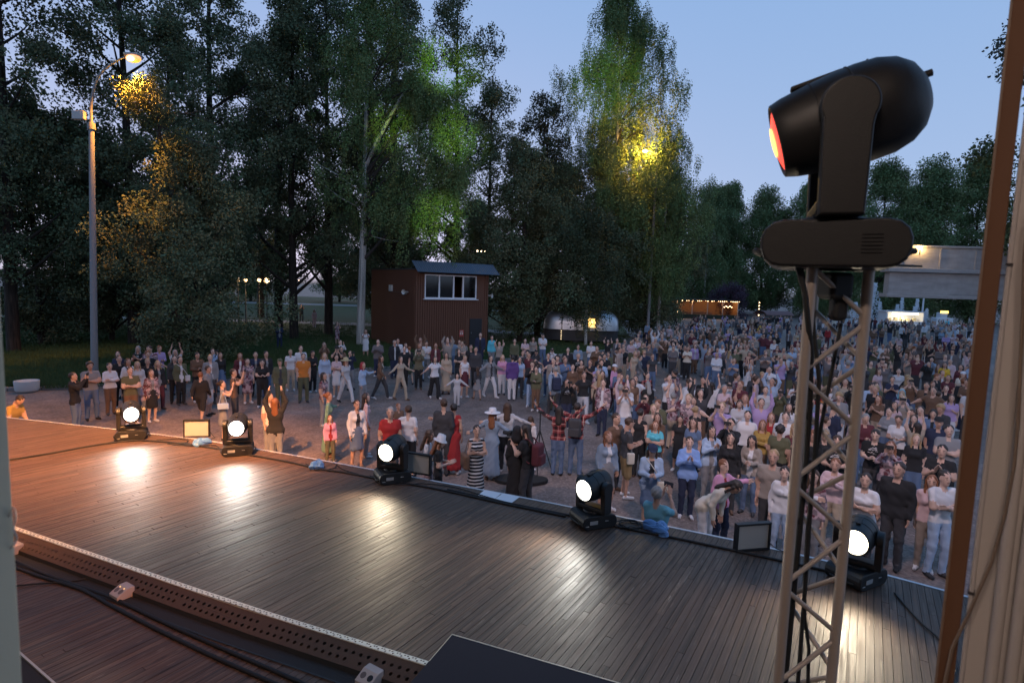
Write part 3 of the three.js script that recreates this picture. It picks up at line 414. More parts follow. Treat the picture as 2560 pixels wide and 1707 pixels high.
// ---------------------------------------------------------------- fountain, snack kiosks
{
  const f = thing('fountain', 'white fountain jets playing in a round basin behind the crowd', 'fountain', [55.5, 0, -86]);
  const stone = mat(0.35, 0.35, 0.36, 0.7);
  part('basin_rim', new THREE.TorusGeometry(7.4, 0.25, 8, 48).rotateX(Math.PI / 2).scale(1, 1.6, 1).translate(0, 0.35, 0), stone, f);
  part('water', new THREE.CylinderGeometry(7.3, 7.3, 0.3, 48).translate(0, 0.15, 0), mat(0.05, 0.07, 0.09, 0.12), f);
  const drop = new THREE.OctahedronGeometry(0.05, 0), wm = mat(0.75, 0.78, 0.82, 0.4), r = rng(77);
  const jet = (x, z, h, n, spread) => { const im = new THREE.InstancedMesh(drop, wm, n), m4 = new THREE.Matrix4(), q = new THREE.Quaternion(); for (let i = 0; i < n; i++) { const t = Math.pow(r(), 0.8), up = r() < 0.6, a = r() * 6.28, s = spread * (up ? 0.15 + 0.25 * t : 0.35 + (1 - t) * 1.1) * Math.sqrt(r()); im.setMatrixAt(i, m4.compose(V(x + Math.cos(a) * s, 0.3 + t * h, z + Math.sin(a) * s), q, V(1, 1.6, 1).multiplyScalar(0.5 + r() * 0.9))); } im.name = 'water_jet'; im.userData.kind = 'stuff'; im.castShadow = im.receiveShadow = true; f.add(im); };
  jet(-1.6, 0, 6.2, 2600, 1.5); jet(-4.2, 0.5, 3.2, 700, 0.7); jet(-3.0, 2, 2.6, 600, 0.7); jet(2.8, 0.4, 4.4, 700, 0.5); jet(4.8, 0.8, 4.0, 700, 0.5); jet(1.4, 1.5, 3.1, 500, 0.5); jet(3.8, 1.8, 2.9, 500, 0.5); jet(6.2, 1, 2.6, 400, 0.5); jet(0.4, -1, 3.4, 500, 0.6);
  const mast = thing('white_mast', 'tall white mast standing beside the fountain jets', 'mast', [58.9, 0, -82]); part('pole', rod(V(0, 0, 0), V(0, 5.6, 0), 0.14, 0.09), mat(0.6, 0.62, 0.66, 0.5), mast);
  const k = thing('snack_kiosk', 'white snack kiosk with bright lit counter in front of the fountain', 'kiosk', [54.9, 0, -80.5], rad(-8));
  const white = mat(0.62, 0.62, 0.64, 0.6);
  part('body', [box(5, 1.15, 2.2, 0, 0.6, 0), box(0.2, 1.3, 2.2, -2.4, 1.8, 0), box(0.2, 1.3, 2.2, 2.4, 1.8, 0), box(5, 1.3, 0.15, 0, 1.8, -1.0)], white, k); part('roof', box(5.3, 0.16, 2.6, 0, 2.5, 0), white, k);
  part('lit_sign', box(3.4, 0.32, 0.08, 0, 2.22, 1.0), glow(1, 0.85, 0.55, 2.2), k); part('shelf_goods', [0, 1, 2, 3, 4].map((i) => box(0.4, 0.35 + 0.1 * (i % 3), 0.3, -1.6 + i * 0.8, 1.35 + 0.05 * (i % 3), 0.2)), mat(0.55, 0.45, 0.25, 0.6), k);
  const kl = new THREE.PointLight(new THREE.Color(1, 0.88, 0.65), 8); kl.position.set(0, 2.0, 0.6); kl.name = 'counter_glow'; k.add(kl);
  const s = thing('ticket_cart', 'small white cart with orange-yellow lit sign right of the fountain', 'cart', [62.6, 0, -83], rad(-10));
  part('body', [box(2.2, 1.5, 1.5, 0, 0.95, 0, 0.1), box(0.9, 0.9, 1.2, -0.1, 2.0, 0, 0.08)], white, s); part('lit_sign', box(1.0, 0.36, 0.08, -0.1, 2.55, 0.6), glow(1, 0.65, 0.1, 2.5), s);
  part('headlight', new THREE.SphereGeometry(0.11, 8, 6).translate(-0.95, 0.55, 0.78), glow(1, 0.85, 0.6, 6), s); part('headlight', new THREE.SphereGeometry(0.11, 8, 6).translate(0.95, 0.55, 0.78), glow(1, 0.85, 0.6, 6), s);
  // covered red seating boat shape on the plaza, dark red awning
  const aw = thing('market_awning', 'low dark red market stall awning at the back of the plaza', 'awning', [36.6, 0, -80], rad(10)); const red = mat(0.16, 0.045, 0.04, 0.8);
  part('canopy', new THREE.CylinderGeometry(2.6, 2.6, 4.2, 24, 1, true, -0.9, 1.8).rotateZ(Math.PI / 2).rotateX(-Math.PI / 2).scale(1, 0.55, 0.8).translate(0, 0.6, 0), mat(0.16, 0.08, 0.075, 0.8, { side: THREE.DoubleSide }), aw);
  for (const [x, z] of [[-2, -1], [2, -1], [-2, 1], [2, 1]]) part('post', rod(V(x, 0, z), V(x, 1.7, z), 0.05), red, aw);
  part('table', box(4, 0.1, 1.4, 0, 0.9, 0), red, aw);
}
// ---------------------------------------------------------------- concrete beam bridge on the right
{
  const t = thing('concrete_beam', 'long weathered concrete beam bridge crossing behind the truss on the right', 'bridge', [19.4, 0, -30], rad(-6));
  const ct = tex(256, 256, (u, v) => { const n = fbm(u, v, 6, 3, 5), s = fbm(u, v, 30, 8, 3, 3); const k = 0.62 + 0.14 * (n - 0.5) + 0.06 * (s - 0.5); return [k, k * 0.99, k * 0.98]; });
  const cm = mat(0.95, 0.93, 0.92, 0.9, { map: rep(ct, 3, 1), bumpMap: rep(fine, 6, 2), bumpScale: 0.01 });
  part('parapet', box(16, 1.05, 0.35, 8, 6.5, 0, 0.03), cm, t); part('deck_edge', box(16.2, 0.22, 0.9, 8, 5.86, 0.1, 0.03), cm, t); part('girder', box(15.8, 1.1, 0.5, 8, 5.2, 0, 0.03), cm, t); part('lower_flange', box(16.1, 0.2, 0.8, 8, 4.55, 0.05, 0.03), cm, t);
  part('coping', box(16.2, 0.12, 0.5, 8, 7.09, 0, 0.02), cm, t);
  part('pillar', box(0.9, 4.45, 0.8, 12, 2.22, -0.1, 0.04), cm, t);
  for (let i = 0; i < 9; i++) part('stiffener', box(0.06, 1.04, 0.05, 0.8 + i * 1.7, 6.48, 0.195), cm, t);
  const l = thing('bridge_lamp', 'small bright orange lamp standing on the concrete beam', 'lamp', [20.75, 7.0, -29.5]);
  part('lamp_bulb', new THREE.SphereGeometry(0.075, 10, 8), glow(1, 0.62, 0.2, 22), l); part('holder', rod(V(0, -0.35, 0), V(0, -0.07, 0), 0.03), mat(0.1, 0.1, 0.1), l);
  const p = new THREE.PointLight(new THREE.Color(1, 0.6, 0.22), 5); p.position.set(0, 0, 0.0); p.name = 'bridge_lamp_glow'; p.shadow.radius = 3; p.castShadow = true; l.add(p);
}
// ---------------------------------------------------------------- street lamps
{
  const grey = mat(0.24, 0.235, 0.24, 0.7, { bumpMap: rep(fine, 2, 8), bumpScale: 0.003 });
  const t = thing('street_lamp', 'tall grey street lamp pole with glowing orange sodium head at left', 'street lamp', [-17.95, 0.08, -24.2]);
  part('pole', rod(V(0, 0, 0), V(0.3, 10.5, 0), 0.14, 0.1, 14), grey, t);
  part('arm', pipe([V(0.3, 10.4, 0), V(0.34, 11.4, 0), V(0.75, 12.4, 0.05), V(1.6, 13.0, 0.1), V(1.9, 13.12, 0.1)], 0.06, 0.04, 8), grey, t);
  part('collar', [cyl(0.15, 0.15, 0.25, 0.29, 10.35, 0, 14)], mat(0.2, 0.2, 0.2, 0.6), t);
  part('floodlight', [box(0.5, 0.34, 0.2, -0.12, 10.75, 0.1, 0.03)], mat(0.45, 0.42, 0.4, 0.6), t);
  const head = part('lamp_head', box(0.62, 0.13, 0.28, 2.15, 13.2, 0.1, 0.05), mat(0.25, 0.25, 0.25, 0.5), t);
  part('lamp_glass', new THREE.SphereGeometry(0.2, 16, 10).scale(1.5, 0.8, 1).translate(2.2, 13.05, 0.12), glow(1, 0.33, 0.02, 1.4), head); part('lamp_core', new THREE.SphereGeometry(0.1, 12, 8).scale(1.3, 0.9, 1).translate(2.2, 12.98, 0.3), glow(1, 0.7, 0.3, 14), head);
  const p = new THREE.SpotLight(new THREE.Color(1, 0.38, 0.05), 620, 0, rad(56), 0.6); p.position.set(2.2, 12.8, 0.1); p.target.position.set(2.4, 0, 1.2); t.add(p.target); p.shadow.radius = 8; p.castShadow = true; p.name = 'sodium_glow'; t.add(p);
  // leafy branch hanging just below that lamp
  const br = makeTree('linden', { seed: 611, H: 2.2, R: 1.35, base: 0.35, clusters: 14, per: 11, cluster: 0.45, low: 0.5, trunk: 0.03, spray: 0.55, tint: [0.06, 0.085, 0.03] });
  plant('hanging_branch', br, 'leafy branch glowing yellow just under the orange street lamp', 'branch', [-15.0, 10.0, -24.3], 0.4);
  [pipe([V(-0.6, 0.2, -4), V(-0.2, 0.5, -2), V(0, 1, 0)], 0.09, 0.04), pipe([V(0, 1, 0), V(1.2, 1.2, 0.1), V(2.4, 0.8, 0.2)], 0.035, 0.01), pipe([V(0, 0.6, 0), V(1.4, 0.1, 0.1), V(2.8, -0.2, 0.2)], 0.03, 0.01), pipe([V(1.2, 1.2, 0.1), V(2.0, 1.5, 0.2), V(2.9, 1.7, 0.2)], 0.02, 0.008)].forEach((g) => part('branch', g, twigBark, br));
  const t2 = thing('street_lamp', 'street lamp with small orange head among the yellow-lit birch leaves', 'street lamp', [10.9, 0, -48.2]);
  part('pole', rod(V(0.6, 0, 0), V(0.6, 15.2, 0), 0.14, 0.08), grey, t2); part('arm', pipe([V(0.6, 15.1, 0), V(0.4, 15.6, 0.1), V(-0.4, 15.8, 0.3)], 0.05, 0.04), grey, t2);
  part('lamp_glass', new THREE.SphereGeometry(0.13, 12, 8).scale(1.5, 0.8, 0.9).translate(-0.5, 15.7, 0.35), glow(1, 0.62, 0.15, 40), t2);
  const p2 = new THREE.PointLight(new THREE.Color(1, 0.56, 0.1), 130); p2.position.set(-0.5, 15.68, 0.35); p2.shadow.radius = 8; p2.castShadow = true; p2.name = 'sodium_glow'; t2.add(p2);
  // globe lamps of the park path
  const post = mat(0.12, 0.12, 0.12, 0.6);
  [[-26.6, -55, 1, 'globe street lamp, leftmost of the cluster over the park path'], [-25.4, -54, 0.98, 'globe street lamp second from the left of the park cluster'], [-25.2, -56.5, 1.0, 'globe street lamp third from the left of the park cluster'], [-23.6, -54.5, 1.02, 'brightest and largest globe lamp of the park cluster']].forEach(([x, z, s, label], i) => {
    const g = thing('globe_lamp', label, 'globe lamp', [x, 0.1, z], 0, 'globe lamps along the park path');
    part('post', rod(V(0, 0, 0), V(0, 3.85, 0), 0.07, 0.05), post, g); part('lamp_globe', new THREE.SphereGeometry(i === 3 ? 0.24 : 0.19, 16, 12).translate(0, 4.05, 0), glow(1, 0.62, 0.28, i === 3 ? 7 : 3.5), g);
    if (i === 3) { const l = new THREE.PointLight(new THREE.Color(1, 0.62, 0.28), 26); l.position.set(0, 4.05, 0); l.shadow.radius = 10; l.castShadow = true; l.name = 'globe_glow'; g.add(l); }
  });
  [[-22.1, 4.25, -58, 'string of small warm bulbs right of the park globe lamps'], [-2.9, 7.0, -44.5, 'tiny warm lamp glinting above the booth awning']].forEach(([x, y, z, label]) => { const g = thing('path_light', label, 'lamp', [x, y, z]); part('lamp_bulb', [0, 1, 2].map((k) => new THREE.SphereGeometry(0.07, 8, 6).translate(k * 0.3, 0, 0)), glow(1, 0.7, 0.45, 5), g); part('bracket', rod(V(-0.1, -0.1, 0), V(0.7, -0.1, 0), 0.02), post, g); });
  const pl = thing('planter', 'round white concrete planter at the kerb, far left', 'planter', [-17.75, 0, -20.55]); part('bowl', new THREE.LatheGeometry([[0.001, 0], [0.3, 0], [0.36, 0.1], [0.38, 0.42], [0.34, 0.42], [0.32, 0.34], [0.001, 0.34]].map(([a, b]) => new THREE.Vector2(a, b)), 24), mat(0.5, 0.5, 0.5, 0.8), pl);
}
// ---------------------------------------------------------------- stage lighting fixtures
const blackPlastic = mat(0.011, 0.011, 0.012, 0.5, { bumpMap: rep(fine, 3, 3), bumpScale: 0.0006 }), rubber = mat(0.012, 0.012, 0.013, 0.65), aluGrey = mat(0.42, 0.4, 0.39, 0.5, { metalness: 0.4 });
const greyPrint = mat(0.3, 0.3, 0.3, 0.6);
function movingHead(label, pos, baseTurn, panTurn, tilt, lensMat, coreMat, scale = 0.95, rise = 0) {
  const t = thing('moving_head_light', label, 'stage light', pos, baseTurn, 'moving head stage lights'); t.scale.setScalar(scale);
  const oct = new THREE.Shape([[-0.252, 0.075], [-0.24, 0.042], [-0.215, 0.02], [-0.18, 0.012], [0.18, 0.012], [0.215, 0.02], [0.24, 0.042], [0.252, 0.075], [0.252, 0.115], [0.24, 0.148], [0.215, 0.17], [0.18, 0.18], [-0.18, 0.18], [-0.215, 0.17], [-0.24, 0.148], [-0.252, 0.115]].map(([x, y]) => new THREE.Vector2(x, y)));
  part('base', [new THREE.ExtrudeGeometry(oct, { depth: 0.38, bevelEnabled: true, bevelThickness: 0.02, bevelSize: 0.012, bevelSegments: 3 }).translate(0, 0, -0.19)], blackPlastic, t);
  for (const s of [-1, 1]) part('handle', pipe([V(s * 0.24, 0.06, 0.14), V(s * 0.275, 0.07, 0.13), V(s * 0.275, 0.07, -0.13), V(s * 0.24, 0.06, -0.14)], 0.012), rubber, t);
  for (const [x, z] of [[-1, -1], [1, -1], [-1, 1], [1, 1]]) part('foot', cyl(0.025, 0.03, 0.012, x * 0.17, 0.006, z * 0.16, 10), rubber, t);
  part('display_panel', [box(0.12, 0.05, 0.004, -0.1, 0.1, 0.213), box(0.05, 0.012, 0.004, 0.1, 0.11, 0.213), box(0.05, 0.012, 0.004, -0.2, 0.06, 0.213)], greyPrint, t);
  for (let k = 0; k < 6; k++) part('vent_slot', box(0.07, 0.004, 0.004, 0.13, 0.06 + k * 0.014, 0.213), rubber, t);
  const yoke = new THREE.Group(); yoke.name = 'yoke'; yoke.position.y = 0.18; yoke.rotation.y = panTurn - baseTurn; t.add(yoke);
  const arm = new THREE.Shape(); arm.moveTo(-0.07, 0.03); arm.lineTo(0.07, 0.03); arm.lineTo(0.075, 0.28 + rise); arm.absarc(0, 0.36 + rise, 0.092, -0.5, Math.PI + 0.5, false); arm.lineTo(-0.07, 0.03);
  const armG = new THREE.ExtrudeGeometry(arm, { depth: 0.05, bevelEnabled: true, bevelThickness: 0.012, bevelSize: 0.01, bevelSegments: 3, curveSegments: 20 }).rotateY(Math.PI / 2);
  part('turntable', cyl(0.15, 0.13, 0.03, 0, 0.015, 0, 28), blackPlastic, yoke);
  part('yoke_arms', [armG.clone().translate(0.185, 0, 0), armG.clone().translate(-0.235, 0, 0), box(0.44, 0.07, 0.17, 0, 0.055, 0, 0.02)], blackPlastic, yoke);
  const head = new THREE.Group(); head.name = 'head'; head.position.y = 0.54 + rise; t.add(head); head.rotation.order = 'YXZ'; head.rotation.y = panTurn - baseTurn; head.rotation.x = tilt;
  const prof = [[0.124, 0.236], [0.13, 0.25], [0.138, 0.246], [0.15, 0.2], [0.164, 0.1], [0.174, 0.0], [0.177, -0.08], [0.172, -0.16], [0.152, -0.225], [0.118, -0.272], [0.07, -0.302], [0.03, -0.312], [0.001, -0.314]].map(([a, b]) => new THREE.Vector2(a, b));
  part('shell', new THREE.LatheGeometry(prof, 40).rotateX(Math.PI / 2).scale(1, 1.12, 1), blackPlastic, head);
  part('vent_ridge', [box(0.05, 0.02, 0.2, 0, 0.19, 0.05, 0.008), cyl(0.014, 0.014, 0.03, 0, 0, 0, 10).rotateX(Math.PI / 2).translate(0.02, 0.06, -0.315), new THREE.TorusGeometry(0.1755, 0.004, 6, 36).scale(1, 1.12, 1).translate(0, 0, -0.05), new THREE.TorusGeometry(0.166, 0.003, 6, 36).scale(1, 1.12, 1).translate(0, 0, 0.09), ...[0, 1, 2, 3, 4].map((k) => box(0.1, 0.01, 0.006, 0, 0.185 - k * 0.009, -0.13 - k * 0.022))], rubber, head);
  const lens = part('lamp_lens', new THREE.SphereGeometry(0.3, 28, 6, 0, 6.2832, 0, 0.425).rotateX(Math.PI / 2).translate(0, 0, -0.036).scale(1, 1.12, 1), lensMat, head);
  if (coreMat) part('lamp_core', new THREE.SphereGeometry(0.3, 20, 5, 0, 6.2832, 0, 0.19).rotateX(Math.PI / 2).translate(0, 0, -0.031).scale(1, 1.12, 1), coreMat, head);
  return { t, head };
}
function beam(fx, colour, intensity, angle, penumbra, reach = 6, drop = 0) {
  const s = new THREE.SpotLight(new THREE.Color(...colour), intensity, 0, angle, penumbra); s.name = 'beam'; s.position.set(0, 0, 0.29); s.target.position.set(0, drop, reach); s.shadow.radius = angle > 0.8 && intensity > 100 ? 22 : 6; s.castShadow = true; fx.head.add(s); fx.head.add(s.target);
}
const whiteLens = glow(1, 0.96, 0.86, 9), warmLens = glow(1, 0.86, 0.62, 9);
{
  const aim = (x, z, tx, tz) => Math.atan2(tx - x, tz - z);
  const S = [[-7.13, -10.5, -2.0, -3, 'white-lit moving head light, farthest left on the stage edge', whiteLens], [-4.77, -9.78, -2.4, -3.2, 'white-lit moving head light, second from left on the stage edge', whiteLens], [-1.81, -8.66, -3.4, -3, 'warm-lit moving head light in the middle of the stage edge row', warmLens], [1.14, -7.26, -2.6, -3.4, 'white-lit moving head light near the coiled cable and blue bag', whiteLens], [3.85, -5.97, -0.2, -1.2, 'warm-lit moving head light glowing behind the truss', warmLens]];
  S.forEach(([x, z, tx, tz, label, m], i) => { const a = aim(x, z, tx, tz), f = movingHead(label, [x, STAGE + 0.002, z], 0.43 + (i % 2 ? -0.05 : 0.06), a, rad(3), m); beam(f, m === warmLens ? [1, 0.84, 0.6] : [1, 0.97, 0.88], 11, rad(62), 0.9); });
  // the red-lit one on the truss, seen from the side
  const f = movingHead('large black moving head light glowing red on top of the truss', [1.165, 4.545, -2.13], rad(-26), rad(-112), rad(17), glow(1, 0.04, 0.01, 1.5), glow(1, 0.5, 0.1, 2.6), 0.87, 0.075);
  beam(f, [1, 0.3, 0.07], 70, rad(36), 0.9);
  f.t.remove(f.t.children.find((c) => c.name === 'display_panel'));
}
// two heads on a truss over the stage, out of frame: they throw the green patches seen on the birches; wash heads light the crowd
{
  const over = (label, p, tgt, colour, I, ang, lensK) => {
    const d = V(...tgt).sub(V(...p)), pan = Math.atan2(d.x, d.z), tilt = -Math.atan2(d.y, Math.hypot(d.x, d.z)), f = movingHead(label, p, 0, pan, tilt, glow(...colour, lensK), null, 1.1);
    beam(f, colour, I, ang, 1); };
  over('green-beamed moving head over the stage aimed at the birch by the booth', [-3.2, 8.2, -4.5], [-4.6, 17.6, -37.2], [0.55, 1, 0.12], 4000, rad(3.8), 6);
  over('green-beamed moving head over the stage aimed low into the birch foliage', [-1.6, 8.2, -4.2], [-5.0, 7.9, -37], [0.6, 1, 0.12], 2100, rad(3.8), 6);
  over('green-beamed moving head over the stage aimed at the hanging birch twigs', [-2.4, 8.2, -4.35], [-3.9, 13.2, -37], [0.6, 1, 0.14], 2600, rad(3.6), 6);
  over('green-beamed moving head over the stage aimed at the birch stem', [-4.0, 8.2, -4.7], [-8.3, 13.6, -38], [0.65, 1, 0.2], 2200, rad(3.2), 6);
  over('pale green moving head over the stage aimed at the tallest birch', [0.4, 8.2, -3.6], [7.2, 20.5, -48], [0.6, 1, 0.25], 3600, rad(5), 6);
  over('pinkish wash head over the stage aimed at the near crowd', [2.6, 8.0, -4.0], [9, 1, -20], [1, 0.76, 0.78], 240, rad(52), 6);
  over('pinkish wash head over the stage aimed at the ring of dancers', [-4.4, 8.0, -5.4], [-3, 1, -20], [1, 0.76, 0.78], 200, rad(52), 6);
  over('amber-beamed moving head over the stage washing the left of the floor', [-4.9, 8.0, -5.5], [-6.9, 1.3, -8.7], [1, 0.4, 0.12], 3000, rad(36), 6);
  const tr = thing('overhead_truss', 'aluminium truss above the stage carrying the heads out of frame', 'truss', [0, 0, 0]);
  for (const [dy, dz] of [[7.75, -0.12], [7.75, 0.12], [7.55, 0]]) part('chord', rod(V(-5.4, dy, -5.6 + dz), V(3.6, dy, -3.6 + dz), 0.025), aluGrey, tr);
  part('shelf', rod(V(-5.4, 7.86, -5.6), V(3.6, 7.86, -3.6), 0.12), aluGrey, tr);
}
// ---------------------------------------------------------------- upright truss in the foreground
{
  const t = thing('lighting_truss', 'upright triangular aluminium truss carrying the red stage light', 'truss', [1.185, BACK, -2.15], rad(4));
  const Ht = 3.345, r = 0.019, C = [V(-0.108, 0, 0.06), V(0.108, 0, 0.06), V(0.02, 0, -0.125)], tm = mat(0.42, 0.35, 0.3, 0.5, { metalness: 0.35, bumpMap: rep(fine, 2, 20), bumpScale: 0.0008 });
  C.forEach((c) => part('chord', rod(c, V(c.x, Ht, c.z), r, r, 16), tm, t));
  const step = 0.205;
  [[0, 1], [1, 2], [2, 0]].forEach(([i, j], f) => { let k = 0; for (let y = 0.1 + f * 0.05; y < Ht - 0.15; y += step, k++) { const a = C[k % 2 ? j : i], b = C[k % 2 ? i : j]; part('brace', rod(V(a.x, y, a.z), V(b.x, y + step * 0.86, b.z), 0.0095, 0.0095, 10), tm, t); } });
  part('top_plate', [box(0.26, 0.012, 0.22, 0, Ht + 0.006, 0), box(0.3, 0.008, 0.012, 0.14, Ht + 0.02, 0.08)], mat(0.06, 0.06, 0.06, 0.5), t);
  part('clamp', [box(0.09, 0.1, 0.1, 0.01, Ht - 0.06, 0.02, 0.02), box(0.06, 0.1, 0.05, 0.03, Ht - 0.14, 0.02, 0.02)], rubber, t);
  const cab = (label, pts, rr) => solo('cable', pipe(pts.map((p) => t.localToWorld(p.clone())), rr, rr, 8), rubber, label, 'cable', 'black cables hanging along the truss');
  t.updateMatrixWorld(true);
  cab('thick black cable hanging inside the left side of the truss', [V(-0.2, Ht + 0.12, 0.05), V(-0.13, Ht - 0.15, 0.09), V(-0.055, Ht - 0.5, 0.03), V(-0.05, Ht - 1.2, 0.02), V(-0.065, Ht - 2, 0.03), V(-0.05, 0.2, 0.02)], 0.0105);
  cab('thin black cable looping through the middle of the truss', [V(0.06, Ht - 0.2, 0), V(0.0, Ht - 0.8, 0.0), V(-0.01, Ht - 1.3, 0.03), V(0.05, Ht - 1.55, 0.0), V(0.03, Ht - 1.8, 0.03), V(-0.03, Ht - 2.3, 0.02), V(-0.05, 0.2, 0.05)], 0.007);
  cab('second thin black cable beside the thick one in the truss', [V(-0.15, Ht + 0.1, 0.0), V(-0.06, Ht - 0.3, 0.06), V(-0.025, Ht - 0.9, 0.04), V(-0.015, Ht - 1.6, 0.04), V(-0.03, 0.3, 0.06)], 0.008);
}
// ---------------------------------------------------------------- brown board and fluted pilaster on the right, pale post on the left
{
  const brown = mat(0.15, 0.07, 0.036, 0.75, { bumpMap: rep(fine, 1, 12), bumpScale: 0.001 }), ribM = mat(0.5, 0.45, 0.42, 0.6, { bumpMap: rep(fine, 1, 12), bumpScale: 0.0008 });
  const b = thing('portal_board', 'upright dark brown board at the right edge of the picture', 'board', [1.347, BACK, -1.62], rad(-40));
  part('board', box(0.04, 5.2, 0.02, 0, 2.6, 0, 0.003), brown, b); part('edge_trim', box(0.006, 5.2, 0.036, -0.022, 2.6, 0), mat(0.22, 0.15, 0.11, 0.6), b);
  const c = thing('fluted_pilaster', 'pale fluted pilaster beside the brown board at far right', 'pilaster', [1.364, BACK, -1.603], rad(-40));
  part('core', box(0.36, 5.4, 0.03, 0.19, 2.7, -0.045), ribM, c);
  for (let i = 0; i < 8; i++) part('flute_rib', i === 0 ? box(0.012, 5.4, 0.022, 0.012, 2.7, 0.006, 0.004) : cyl(0.0155, 0.0155, 5.4, 0.035 + i * 0.042, 2.7, 0.0, 10), ribM, c);
  for (const y of [2.4, 3.35]) part('ring', box(0.016, 0.006, 0.03, 0.012, y, 0.008), mat(0.05, 0.04, 0.04), c);
  solo('cable', pipe([V(1.5, 5.1, -1.5), V(1.36, 4.75, -1.53), V(1.37, 4.4, -1.53), V(1.385, 4.0, -1.52), V(1.36, 3.7, -1.53), V(1.30, 3.4, -1.56), V(1.33, 2.6, -1.55)], 0.0045, 0.0045, 6), mat(0.2, 0.14, 0.1, 0.7), 'thin brown cable running down the board and pilaster', 'cable');
  const p = thing('portal_post', 'pale greenish post blurred at the left edge of the picture', 'post', [-1.017, BACK, -0.9], rad(8));
  part('shaft', box(0.24, 5.2, 0.2, 0.0, 2.6, 0, 0.01), mat(0.34, 0.36, 0.31, 0.7, { bumpMap: rep(fine, 1, 10), bumpScale: 0.0008 }), p);
  solo('wire_tangle', pipe([V(-0.91, 4.0, -1.0), V(-0.9, 4.02, -1.0), V(-0.897, 3.995, -1.0), V(-0.903, 3.98, -1.0), V(-0.897, 3.96, -1.0), V(-0.91, 3.94, -1.0)], 0.0014, 0.0014, 5), mat(0.6, 0.55, 0.52, 0.4), 'small tangle of pale wire on the left post', 'wire');
}
